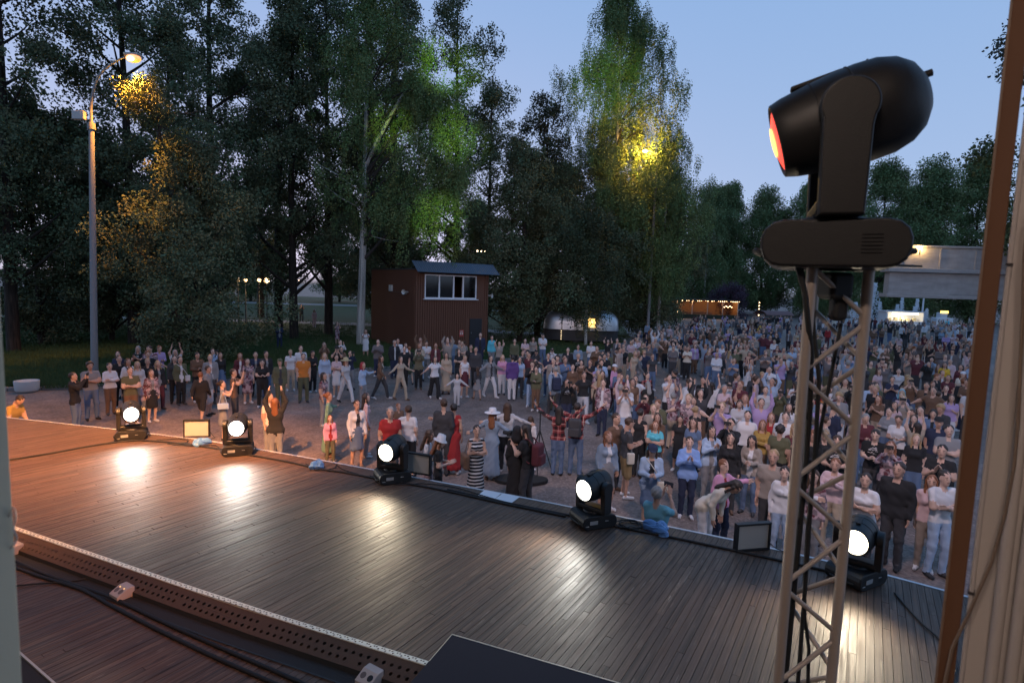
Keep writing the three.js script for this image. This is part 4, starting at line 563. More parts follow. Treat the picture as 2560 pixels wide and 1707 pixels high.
// ---------------------------------------------------------------- small things on the stage
{
  const frameM = mat(0.015, 0.015, 0.017, 0.5), panelM = mat(0.36, 0.36, 0.34, 0.75, { bumpMap: rep(fine, 4, 4), bumpScale: 0.001 });
  [[-6.02, -10.72, 'black-framed pale panel beside the blue bag, farthest left on the stage edge', 0.2], [-1.46, -9.0, 'black-framed pale panel beside the middle warm stage light', -0.35], [2.98, -6.62, 'black-framed pale panel standing nearest the truss', 0.22]].forEach(([x, z, label, a]) => {
    const t = thing('floor_panel', label, 'panel', [x, STAGE + 0.004, z], a, 'framed panels standing on the stage edge');
    part('frame', [box(0.46, 0.022, 0.07, 0, 0.011, 0), box(0.46, 0.022, 0.07, 0, 0.329, 0), box(0.022, 0.296, 0.07, -0.219, 0.17, 0), box(0.022, 0.296, 0.07, 0.219, 0.17, 0)], frameM, t); part('panel_face', box(0.416, 0.294, 0.02, 0, 0.17, 0.005), panelM, t); part('power_lead', pipe([V(0.22, 0.1, -0.02), V(0.3, 0.02, 0.04), V(0.36, 0.006, 0.12), V(0.3, 0.006, 0.2)], 0.006), rubber, t);
  });
  const bagM = new THREE.MeshPhysicalMaterial({ roughness: 0.35, transmission: 0.25, thickness: 0, side: THREE.DoubleSide }); bagM.color.setRGB(0.14, 0.33, 0.66);
  [[-5.66, -10.2, 0.165, 'crumpled blue plastic bag by the farthest left framed panel', 1], [-3.15, -9.14, 0.17, 'crumpled blue plastic bag on the cables between two stage lights', 2], [1.95, -7.05, 0.19, 'crumpled blue plastic bag beside the coiled cable', 3]].forEach(([x, z, s, label, k]) => {
    const g = new THREE.IcosahedronGeometry(1, 5), p = g.attributes.position, v = V();
    for (let i = 0; i < p.count; i++) { v.fromBufferAttribute(p, i); const a = Math.atan2(v.z, v.x), n = 0.72 + 0.22 * Math.sin(a * 3 + k) + 0.12 * Math.abs(Math.sin(v.x * 4 + k * 2 + v.y * 3)) + 0.07 * Math.abs(Math.sin(v.z * 8 + v.x * 5 + k)) + 0.03 * Math.sin(v.y * 21 + v.x * 15); p.setXYZ(i, v.x * n, Math.max(-0.28, v.y * n * 0.62) + 0.28, v.z * n * 0.7); }
    g.computeVertexNormals(); g.scale(s * 1.1, s * 0.85, s); const m = solo('plastic_bag', g, bagM, label, 'plastic bag', 'blue plastic bags on the stage edge'); m.position.set(x, STAGE + 0.004, z); m.rotation.y = k * 0.6 + 0.4;
  });
  const paper = mat(0.74, 0.75, 0.78, 0.8);
  [[-0.28, -8.12, 0.38, 'white paper sheet taped to the stage edge, left of the pair'], [-0.02, -8.0, 0.45, 'white paper sheet taped to the stage edge, right of the pair']].forEach(([x, z, a, label]) => { const g = new THREE.PlaneGeometry(0.28, 0.36, 8, 8).rotateX(-Math.PI / 2), p = g.attributes.position; for (let i = 0; i < p.count; i++) p.setY(i, 0.008 + 0.004 * Math.sin(p.getX(i) * 22) * Math.cos(p.getZ(i) * 17)); g.computeVertexNormals(); const m = solo('paper_sheet', g, new THREE.MeshStandardMaterial({ color: paper.color, roughness: 0.8, side: THREE.DoubleSide }), label, 'paper', 'paper sheets on the stage edge'); m.position.set(x, STAGE, z); m.rotation.y = -a; });
  // cables on the stage
  const y = STAGE + 0.014, C = (pts, r, label, yy = y) => solo('cable', pipe(pts.map(([x, z]) => V(x, yy, z)), r, r, 6), rubber, label, 'cable', 'black cables lying on the stage');
  C([[-8.14, -9.01], [-7.77, -9.43], [-7.41, -9.95], [-7.04, -10.28], [-6.5, -10.3], [-6.0, -10.2], [-5.04, -9.9]], 0.016, 'black cable running from the stage floor to the farthest left stage light');
  C([[-6.0, -10.24], [-5.3, -9.98], [-4.4, -9.62], [-3.6, -9.3], [-3.1, -9.05], [-2.6, -8.9], [-2.1, -8.69], [-1.1, -8.32], [-0.09, -7.83], [0.8, -7.43]], 0.017, 'thick black cable along the stage edge, left half of the stage');
  C([[-0.9, -8.3], [-0.05, -7.87], [0.85, -7.47], [1.47, -7.14], [2.17, -6.84], [2.82, -6.53], [3.45, -6.22], [3.98, -5.95]], 0.016, 'thick black cable along the stage edge towards the truss');
  C([[-6.6, -10.4], [-6.2, -10.5], [-5.95, -10.32], [-6.3, -10.2], [-5.7, -10.1], [-5.4, -10.18], [-5.2, -9.98]], 0.008, 'thin tangled cable beside the blue bag at far left');
  C([[-3.4, -9.3], [-3.1, -8.98], [-2.85, -9.12], [-2.9, -9.3], [-2.7, -9.05], [-2.4, -8.86]], 0.008, 'thin cable curled around the middle blue bag');
  C([[-2.2, -8.8], [-1.7, -8.45], [-1.3, -8.52], [-0.8, -8.4], [-0.3, -8.05], [0.3, -7.7], [1.0, -7.4]], 0.008, 'thin cable drifting beside the thick one behind the paper sheets');
  const coil = []; for (let i = 0; i <= 60; i++) { const a = i * 0.42, rr = 0.12 + 0.05 * Math.sin(i * 0.7) * 0.5; coil.push(V(1.62 + Math.cos(a) * rr * 1.25, y + (i % 7) * 0.004, -7.2 + Math.sin(a) * rr)); }
  solo('cable_coil', pipe(coil, 0.007, 0.007, 5), rubber, 'coiled black cable between stage light and blue bag', 'cable');
  C([[4.1, -5.7], [4.0, -5.2], [3.95, -4.7], [3.6, -4.3], [3.0, -4.1], [2.4, -3.9]], 0.009, 'thin dark cable snaking over the lit planks behind the truss');
  // lower floor: cables, socket boxes, case
  const y2 = BACK + 0.016;
  C([[-6.4, -6.4], [-5.56, -6.1], [-5.05, -5.86], [-4.58, -5.66], [-3.93, -5.4], [-3.19, -5.03], [-2.42, -4.66], [-1.86, -4.4], [-1.3, -4.12], [-0.6, -3.7]], 0.018, 'thick black cable on the lower floor, nearer the step', y2);
  C([[-6.3, -6.2], [-5.5, -5.98], [-4.9, -5.74], [-4.3, -5.52], [-3.9, -5.3], [-3.2, -4.93], [-2.5, -4.58], [-1.9, -4.3], [-1.3, -4.02], [-0.6, -3.58]], 0.018, 'thick black cable on the lower floor, farther from the step', y2);
  C([[-5.7, -6.3], [-5.1, -6.05], [-4.6, -6.0], [-4.35, -5.86], [-4.5, -5.7], [-4.9, -5.6], [-5.3, -5.5], [-5.4, -5.7], [-5.6, -6.0]], 0.009, 'looped thin cable on the lower floor at left', y2);
  const cream = mat(0.5, 0.42, 0.38, 0.5);
  [[-3.78, -5.55, 0.52, 'cream socket box with two orange pilot lights on the step'], [-5.6, -6.36, 0.45, 'cream socket box half hidden by the left post'], [-1.0, -4.42, 0.55, 'cream socket box with a black switch at the bottom of the picture']].forEach(([x, z, a, label], i) => {
    const t = thing('socket_box', label, 'socket box', [x, BACK + 0.008, z], -a, 'socket boxes along the step'); t.scale.setScalar(0.9); t.position.x -= 0.07; t.position.z += 0.11;
    const s = new THREE.Shape([[-0.085, 0], [0.085, 0], [0.085, 0.045], [-0.02, 0.1], [-0.085, 0.1]].map(([a2, b]) => new THREE.Vector2(a2, b)));
    part('housing', new THREE.ExtrudeGeometry(s, { depth: 0.17, bevelEnabled: true, bevelSize: 0.005, bevelThickness: 0.005, bevelSegments: 2 }).rotateY(-Math.PI / 2).translate(0.085, 0.005, 0), cream, t);
    for (const k of [-1, 1]) part('socket', cyl(0.03, 0.03, 0.012, 0, 0, 0, 16).rotateX(0.48).translate(k * 0.042, 0.078, 0.03), i === 2 && k > 0 ? frameM : mat(0.16, 0.12, 0.11, 0.5), t);
    if (i === 0) for (const k of [-1, 1]) part('pilot_light', new THREE.SphereGeometry(0.008, 8, 6).translate(k * 0.042, 0.1, -0.005), glow(1, 0.5, 0.12, 2), t);
  });
  const m = thing('floor_mat', 'dark blue-black carpet mat with taped pale edge against the step', 'mat', [-0.45, STAGE + 0.004, -4.76], -Math.atan2(0.53, 1.31)); part('carpet', box(2.6, 0.006, 1.0, 1.3, 0.003, 0.5), Object.assign(new THREE.MeshPhysicalMaterial({ roughness: 1, specularIntensity: 0.15 }), { color: new THREE.Color().setRGB(0.034, 0.034, 0.044) }), m); part('tape_edge', [box(2.6, 0.005, 0.012, 1.3, 0.0055, 0.004), box(0.006, 0.005, 0.4, 0.002, 0.0055, 0.2)], mat(0.6, 0.52, 0.4, 0.5), m);
  const cs = thing('flight_case', 'black case with pale metal edge in the bottom left corner', 'case', [-3.47, BACK + 0.002, -3.85], -Math.atan2(0.29, 0.48)); part('body', box(1.6, 0.49, 0.9, 0.55, 0.245, 0.45, 0.012), mat(0.012, 0.012, 0.013, 0.7), cs); part('edge_rail', [box(1.6, 0.014, 0.014, 0.55, 0.494, 0.003)], mat(0.55, 0.55, 0.5, 0.4, { metalness: 0.5 }), cs);
}

// ---------------------------------------------------------------- the stage house around the camera, out of frame: its roof keeps the zenith off the stage
{
  const t = thing('stage_house', 'timber stage house roof and walls around and behind the viewpoint', 'stage', [0, 0, 0], Math.atan2(0.53, 0.848) * -1);
  const wall = mat(0.16, 0.11, 0.08, 0.85, { bumpMap: rep(fine, 6, 6), bumpScale: 0.004 });
  part('roof', box(26, 0.4, 12.2, -5, 9.9, 2.4), wall, t); part('back_wall', box(26, 9.7, 0.3, -5, 4.85, 8.2), wall, t); part('side_wall', box(0.3, 9.7, 8.5, 7.6, 4.85, 3.9), wall, t);

  // added fill lamp, unseen behind the viewpoint: brightens pilaster, truss and near floor
  const l = thing('added_fill_lamp', 'added warm fill lamp, unseen under the stage roof behind the viewpoint', 'lamp', [-2.4, 8.9, 3.2]); part('housing', box(1.5, 0.08, 0.3, 0, 0.06, 0, 0.02), aluGrey, l); part('added_lamp_tube', box(1.4, 0.03, 0.22, 0, 0, 0), glow(1, 0.8, 0.68, 20), l);
  const r = new THREE.RectAreaLight(new THREE.Color(1, 0.78, 0.66), 190, 1.4, 0.22); r.position.set(0, -0.03, 0); l.add(r); l.updateMatrixWorld(true); r.lookAt(0.6, 1.2, -2.4); r.name = 'added_fill_glow';
}
// ---------------------------------------------------------------- people
const PAL = { white: [0.6, 0.59, 0.61], cream: [0.6, 0.54, 0.45], lightgrey: [0.45, 0.45, 0.47], grey: [0.22, 0.22, 0.23], taupe: [0.27, 0.23, 0.2], beige: [0.4, 0.32, 0.24], charcoal: [0.045, 0.045, 0.05], black: [0.016, 0.016, 0.018], navy: [0.02, 0.027, 0.06], denim: [0.1, 0.15, 0.25], greyblue: [0.2, 0.26, 0.34], lightblue: [0.33, 0.43, 0.58], blue: [0.2, 0.32, 0.6], teal: [0.14, 0.36, 0.44], turquoise: [0.1, 0.45, 0.55], green: [0.16, 0.28, 0.2], olive: [0.1, 0.1, 0.055], khaki: [0.25, 0.17, 0.08], camo: [0.12, 0.11, 0.07], brown: [0.14, 0.08, 0.05], burgundy: [0.1, 0.022, 0.03], red: [0.3, 0.022, 0.025], orange: [0.5, 0.17, 0.03], mustard: [0.36, 0.23, 0.06], yellow: [0.65, 0.4, 0.04], pink: [0.58, 0.28, 0.42], palepink: [0.52, 0.38, 0.4], lilac: [0.36, 0.26, 0.46], purple: [0.1, 0.05, 0.2], blond: [0.34, 0.22, 0.11], ginger: [0.2, 0.075, 0.03], dark: [0.03, 0.021, 0.017], ash: [0.2, 0.18, 0.16], straw: [0.45, 0.36, 0.2] };
PAL.greyhair = [0.25, 0.24, 0.23]; PAL.brownhair = [0.06, 0.032, 0.018];
const prints = {
  plaid: tex(128, 128, (u, v) => { const a = (u * 6) % 1 < 0.45, b = (v * 6) % 1 < 0.45, l = (u * 6 + 0.2) % 1 < 0.06 || (v * 6 + 0.2) % 1 < 0.06; return l ? [0.75, 0.68, 0.62] : a && b ? [0.16, 0.08, 0.1] : a || b ? [0.42, 0.16, 0.18] : [0.62, 0.3, 0.3]; }),
  striped: tex(8, 128, (u, v) => ((v * 14) % 1 < 0.45 ? [0.85, 0.84, 0.85] : [0.06, 0.06, 0.1])),
  striped2: tex(8, 128, (u, v) => ((v * 20) % 1 < 0.5 ? [0.55, 0.52, 0.52] : [0.3, 0.27, 0.28])),
  striped3: tex(128, 8, (u) => ((u * 16) % 1 < 0.3 ? [0.45, 0.3, 0.25] : [0.78, 0.72, 0.68])),
  floral: tex(128, 128, (u, v) => { const n = fbm(u, v, 12, 4, 3), m = fbm(u, v, 9, 14, 3); return n > 0.56 ? [0.72, 0.62, 0.64] : m > 0.55 ? [0.4, 0.2, 0.24] : [0.5, 0.44, 0.47]; }),
  leopard: tex(128, 128, (u, v) => (fbm(u, v, 18, 4, 2) > 0.56 ? [0.1, 0.07, 0.05] : [0.62, 0.46, 0.3])),
};
for (const [k, bg, fg] of [['print_black', '#1c1c1f', '#b9b4b2'], ['print_white', '#dcdadd', '#33343c'], ['print_grey', '#6a6a6d', '#d8d2cc'], ['print_five', '#dedde2', '#44464f']]) {
  const c = document.createElement('canvas'); c.width = c.height = 256; const x = c.getContext('2d'); x.fillStyle = bg; x.fillRect(0, 0, 256, 256); x.fillStyle = fg;
  if (k === 'print_five') { x.font = 'bold 24px sans-serif'; x.textAlign = 'center'; x.fillText('ПЯТЬ', 128, 256 - 0.3 * 256); }
  else { const r = rng(k.length + fg.length + bg.charCodeAt(2)); for (let i = 0; i < 26; i++) { const px = 104 + r() * 44, py = 256 - (0.2 + r() * 0.17) * 256; x.fillRect(px, py, 3 + r() * 10, 2 + r() * 3); } }
  const t = new THREE.CanvasTexture(c); t.colorSpace = THREE.SRGBColorSpace; t.wrapS = t.wrapT = THREE.RepeatWrapping; t.offset.set(0.5, 0); prints[k] = t;
}
const cloth = {};
const clothMat = (c, rough = 0.9) => cloth[c] ??= (() => { const m = prints[c] ? mat(0.85, 0.85, 0.85, rough, { map: prints[c] }) : mat(...(PAL[c] ?? PAL.grey), rough); m.side = THREE.DoubleSide; return m; })();
const skins = [[0.5, 0.31, 0.23], [0.44, 0.26, 0.19], [0.55, 0.36, 0.28]].map((c) => mat(...c, 0.6)), hairMats = {}, faceDark = mat(0.13, 0.075, 0.058, 0.6), lipMat = mat(0.34, 0.15, 0.13, 0.6);
const hairMat = (c) => hairMats[c] ??= mat(...(PAL[c === 'grey' ? 'greyhair' : c === 'brown' ? 'brownhair' : c] ?? PAL.dark), 0.55);
// surface nets
function nets(f, lo, hi, cell) {
  const nx = Math.ceil((hi.x - lo.x) / cell) + 1, ny = Math.ceil((hi.y - lo.y) / cell) + 1, nz = Math.ceil((hi.z - lo.z) / cell) + 1, D = new Float32Array(nx * ny * nz), at = (i, j, k) => (k * ny + j) * nx + i;
  for (let k = 0; k < nz; k++) for (let j = 0; j < ny; j++) for (let i = 0; i < nx; i++) D[at(i, j, k)] = f(lo.x + i * cell, lo.y + j * cell, lo.z + k * cell);
  const id = new Int32Array(nx * ny * nz).fill(-1), pos = [], idx = [], E = [[0, 1], [2, 3], [4, 5], [6, 7], [0, 2], [1, 3], [4, 6], [5, 7], [0, 4], [1, 5], [2, 6], [3, 7]];
  for (let k = 0; k < nz - 1; k++) for (let j = 0; j < ny - 1; j++) for (let i = 0; i < nx - 1; i++) {
    const v = [D[at(i, j, k)], D[at(i + 1, j, k)], D[at(i, j + 1, k)], D[at(i + 1, j + 1, k)], D[at(i, j, k + 1)], D[at(i + 1, j, k + 1)], D[at(i, j + 1, k + 1)], D[at(i + 1, j + 1, k + 1)]];
    let m = 0; for (let c = 0; c < 8; c++) if (v[c] < 0) m |= 1 << c; if (m === 0 || m === 255) continue;
    let x = 0, y = 0, z = 0, n = 0;
    for (const [a, b] of E) if ((v[a] < 0) !== (v[b] < 0)) { const t = v[a] / (v[a] - v[b]); x += lerp(a & 1, b & 1, t); y += lerp((a >> 1) & 1, (b >> 1) & 1, t); z += lerp(a >> 2, b >> 2, t); n++; }
    id[at(i, j, k)] = pos.length / 3; pos.push(lo.x + (i + x / n) * cell, lo.y + (j + y / n) * cell, lo.z + (k + z / n) * cell);
  }
  const quad = (a, b, c, d, flip) => { if (a < 0 || b < 0 || c < 0 || d < 0) return; flip ? idx.push(a, c, b, a, d, c) : idx.push(a, b, c, a, c, d); };
  for (let k = 1; k < nz - 1; k++) for (let j = 1; j < ny - 1; j++) for (let i = 1; i < nx - 1; i++) {
    const s = D[at(i, j, k)] < 0;
    if (s !== D[at(i + 1, j, k)] < 0) quad(id[at(i, j - 1, k - 1)], id[at(i, j, k - 1)], id[at(i, j, k)], id[at(i, j - 1, k)], !s);
    if (s !== D[at(i, j + 1, k)] < 0) quad(id[at(i - 1, j, k - 1)], id[at(i - 1, j, k)], id[at(i, j, k)], id[at(i, j, k - 1)], !s);
    if (s !== D[at(i, j, k + 1)] < 0) quad(id[at(i - 1, j - 1, k)], id[at(i, j - 1, k)], id[at(i, j, k)], id[at(i - 1, j, k)], !s);
  }
  return { pos, idx };
}
const soft = (a, b, k) => { const h = Math.max(0, k - Math.abs(a - b)) / k; return Math.min(a, b) - h * h * k * 0.25; };
function cap(x, y, z, c) { // tapered capsule
  const px = x - c.ax, py = y - c.ay, pz = (z - c.az) / c.sq, t = clamp((px * c.dx + py * c.dy + pz * c.dz) * c.il, 0, 1);
  c.t = t; return Math.hypot(px - c.dx * t, py - c.dy * t, pz - c.dz * t) - (c.r0 + (c.r1 - c.r0) * t);
}
const bone = (a, b, r0, r1, reg, o = {}) => { const sq = o.sq ?? 1, dx = b.x - a.x, dy = b.y - a.y, dz = (b.z - a.z) / sq; return { ax: a.x, ay: a.y, az: a.z, dx, dy, dz, il: 1 / Math.max(1e-9, dx * dx + dy * dy + dz * dz), r0, r1, reg, sq, k: o.k ?? 0.03, ...o }; };
const ell = (x, y, z, cx, cy, cz, a, b, c) => { const q = Math.hypot((x - cx) / a, (y - cy) / b, (z - cz) / c); return (q - 1) * Math.min(a, b, c); };
// region slots of a body: skin, top, bottom, shoes, dark (eyes, brows), lips
function grouped(mesh, region) {
  const n = mesh.idx.length / 3, by = [[], [], [], [], [], [], []], p = mesh.pos;
  for (let i = 0; i < n; i += 2) { const a = mesh.idx[i * 3], b = mesh.idx[i * 3 + 1], c = mesh.idx[i * 3 + 2], d = mesh.idx[i * 3 + 5]; let r = region((p[a * 3] + p[b * 3] + p[c * 3] + p[d * 3]) / 4, (p[a * 3 + 1] + p[b * 3 + 1] + p[c * 3 + 1] + p[d * 3 + 1]) / 4, (p[a * 3 + 2] + p[b * 3 + 2] + p[c * 3 + 2] + p[d * 3 + 2]) / 4); for (let k = 0; k < 6; k++) by[r].push(mesh.idx[i * 3 + k]); }
  return { pos: p, by };
}
function headField(x, y, z) {
  let d = ell(x, y, z, 0, 0.03, -0.012, 0.077, 0.093, 0.096);
  d = soft(d, ell(x, y, z, 0, -0.03, 0.02, 0.061, 0.088, 0.073), 0.03);
  d = soft(d, Math.hypot(x, y + 0.092, z - 0.055) - 0.027, 0.03);
  d = soft(d, Math.hypot(Math.max(0, Math.abs(x) - 0.001), y + 0.018 - clamp(y + 0.018, -0.02, 0.025), z - 0.094 + 0.2 * clamp(y + 0.018, -0.02, 0.025)) - 0.012, 0.012);
  d = soft(d, ell(Math.abs(x), y, z, 0.077, -0.01, -0.006, 0.011, 0.032, 0.019), 0.01);
  d = Math.max(d, -(Math.hypot(Math.abs(x) - 0.031, y - 0.004, z - 0.106) - 0.021));
  return soft(d, Math.max(Math.hypot(x, z + 0.018) - 0.05, y + 0.06, -0.17 - y), 0.025);
}
const heads = {}, hairs = {}, hands = {};
function headMesh(lod) { return heads[lod] ??= grouped(nets(headField, V(-0.105, -0.17, -0.125), V(0.105, 0.14, 0.13), lod === 'near' ? 0.0115 : lod === 'mid' ? 0.023 : 0.038), (x, y, z) => { const ax = Math.abs(x); const e = lod === 'near' ? 0.0105 : 0.014; if (z > 0.05 && Math.hypot(ax - 0.031, (y - 0.004) * 1.4) < e) return 4; if (lod === 'near' && z > 0.06 && Math.abs(y - 0.03) < 0.0065 && ax > 0.013 && ax < 0.05) return 4; if (z > 0.065 && Math.abs(y + 0.058) < 0.008 && ax < 0.025) return 5; return 0; }); }
function hairMesh(style, lod) {
  return hairs[style + lod] ??= (() => {
    const wob = (x, y, z) => 0.004 * Math.sin(x * 130 + y * 40) * Math.cos(z * 120 + y * 30) + 0.003 * Math.sin(y * 70 + x * 90);
    const f = (x, y, z) => {
      const curly = style === 'curly', covered = style === 'scarf' || style === 'hood', g = curly ? 0.018 : covered ? 0.02 : 0.003;
      let d = ell(x, y, z, 0, 0.033, -0.015, 0.082 + g, 0.096 + g, 0.101 + g);
      if (covered) { d = soft(d, ell(x, y, z, 0, -0.1, -0.03, 0.13, 0.13, 0.11), 0.04); d = Math.max(d, -ell(x, y, z, 0, -0.015, 0.13, 0.066, 0.095, 0.11)); return d; }
      { const w = 0.007 * Math.sin(x * 75 + y * 30) + 0.004 * Math.sin(x * 160); d = Math.max(d, y > 0.035 ? z - 0.05 - (y - 0.04) * 1.3 + w : z - 0.028 - (y - 0.035) * 0.5 + w); }
      d = Math.max(d, (style === 'short' || style === 'bun' || style === 'cap' ? -0.06 : -0.09) - y);
      if (style === 'long') { d = soft(d, cap(x, y, z, bone(V(0, 0, -0.07), V(0, -0.27, -0.085), 0.07, 0.085, 0, { sq: 0.55 })), 0.03); d = soft(d, cap(Math.abs(x), y, z, bone(V(0.083, 0.03, 0.0), V(0.09, -0.2, 0.02), 0.018, 0.03, 0)), 0.02); }
      if (style === 'bun') d = soft(d, Math.hypot(x, y - 0.045, z + 0.135) - 0.042, 0.02);
      return d + clamp((z - 0.005) * 0.12, 0, 0.011) + wob(x, y, z) * (curly ? 2.4 : 1.5);
    };
    const m = nets(f, V(-0.16, style === 'long' ? -0.4 : -0.26, -0.21), V(0.16, 0.18, 0.14), lod === 'near' ? 0.0155 : lod === 'mid' ? 0.027 : 0.045), g = new THREE.BufferGeometry();
    g.setAttribute('position', new THREE.Float32BufferAttribute(m.pos, 3)); g.setIndex(m.idx); g.computeVertexNormals(); return g;
  })();
}
// a hand along +y, palm facing +z, thumb on +x; fingers slightly curled
function handMesh(lod) {
  return hands[lod] ??= (() => {
    const B = [bone(V(-0.022, 0.03, 0), V(-0.026, 0.085, 0), 0.016, 0.014, 0), bone(V(0.0, 0.03, 0), V(0.0, 0.088, 0), 0.018, 0.014, 0), bone(V(0.022, 0.03, 0), V(0.026, 0.084, 0), 0.017, 0.013, 0), bone(V(0, -0.02, 0), V(0, 0.03, 0), 0.025, 0.024, 0, { sq: 0.75 })];
    [[-0.032, 0.052, 0.0075], [-0.011, 0.068, 0.0085], [0.011, 0.072, 0.0085], [0.031, 0.064, 0.0083]].forEach(([x, L, r]) => { const a = V(x * 0.85, 0.085, 0), b = V(x * 1.05, 0.085 + L * 0.52, 0.008), c = V(x * 1.1, 0.085 + L * 0.92, 0.026); B.push(bone(a, b, r, r * 0.95, 0, { k: 0.006 }), bone(b, c, r * 0.95, r * 0.75, 0, { k: 0.006 })); });
    B.push(bone(V(0.024, 0.02, 0.004), V(0.046, 0.055, 0.014), 0.0125, 0.0105, 0, { k: 0.012 }), bone(V(0.046, 0.055, 0.014), V(0.05, 0.085, 0.022), 0.01, 0.008, 0, { k: 0.006 }));
    return grouped(nets((x, y, z) => { let d = 9; for (const b of B) d = soft(d, cap(x, y, z, b), b.k === 0.03 ? 0.012 : b.k); return d; }, V(-0.06, -0.05, -0.035), V(0.07, 0.175, 0.06), lod === 'near' ? 0.0076 : lod === 'mid' ? 0.023 : 0.03), () => 0);
  })();
}
const POSES = { // s = side; returns elbow, wrist, hand direction
  stand: (s, r) => [V(s * 0.215, 1.14, -0.03 + r * 0.03), V(s * (0.21 + r * 0.02), 0.9, 0.05 + r * 0.04), V(0, -1, 0.15)],
  cross: (s) => [V(s * 0.215, 1.16, 0.07), V(-s * 0.07, 1.17 + s * 0.02, 0.185 + s * 0.018), V(-s, 0.1, -0.15)],
  clap: (s) => [V(s * 0.22, 1.17, 0.08), V(s * 0.045, 1.29, 0.25), V(-s * 0.1, 0.85, 0.5)],
  phone: (s) => [V(s * 0.2, 1.3, 0.2), V(s * 0.06, 1.52, 0.3), V(-s * 0.1, 1, 0.15)],
  armsup: (s, r) => [V(s * 0.26, 1.62, 0.05), V(s * (0.16 + 0.08 * r), 1.87, 0.08), V(-s * 0.1, 1, 0.1)],
  spread: (s, r) => [V(s * 0.38, 1.25 + r * 0.08, 0.02), V(s * 0.59, 1.12 + r * 0.18, 0.09), V(s, -0.3, 0.2)],
  spreadw: (s, r) => [V(s * 0.36, 1.21, s * 0.04), V(s * 0.58, 1.09 + r * 0.1, 0.06 + s * 0.06), V(s, -0.35, 0.1)],
  spreadup: (s) => [V(s * 0.4, 1.5, 0.0), V(s * 0.6, 1.68, 0.03), V(s * 0.7, 0.7, 0)],
  reach: (s, r) => s > 0 ? [V(0.38, 1.27, 0.06), V(0.58, 1.24 + r * 0.12, 0.16), V(1, 0.05, 0.3)] : [V(-0.215, 1.14, -0.03), V(-0.22, 0.9, 0.05), V(0, -1, 0.15)],
  walk: (s) => [V(s * 0.22, 1.15, -0.05 - s * 0.1), V(s * 0.21, 0.95, 0.02 - s * 0.2), V(0, -1, 0.2 - s * 0.2)],
  text: (s) => [V(s * 0.205, 1.15, 0.02), V(s * 0.055, 1.15, 0.24), V(-s * 0.25, 0.45, 0.8)],
  camera: (s) => [V(s * 0.23, 1.2, 0.12), V(s * 0.07, 1.34, 0.27), V(-s * 0.2, 0.6, 0.7)],
  bend: (s) => [V(s * 0.2, 1.16, 0.08), V(s * 0.15, 1.0, 0.26), V(0, -0.6, 0.6)],
  lean: (s) => [V(s * 0.23, 1.18, 0.1), V(s * 0.2, 1.05, 0.3), V(0, -0.3, 0.9)],
};
const POSE_TILT = { text: [0, 0.32], bend: [0.8, 0.2], lean: [0.35, 0.45], camera: [0.1, 0.1], armsup: [-0.05, -0.15], phone: [-0.03, -0.1] };
const bodies = {};
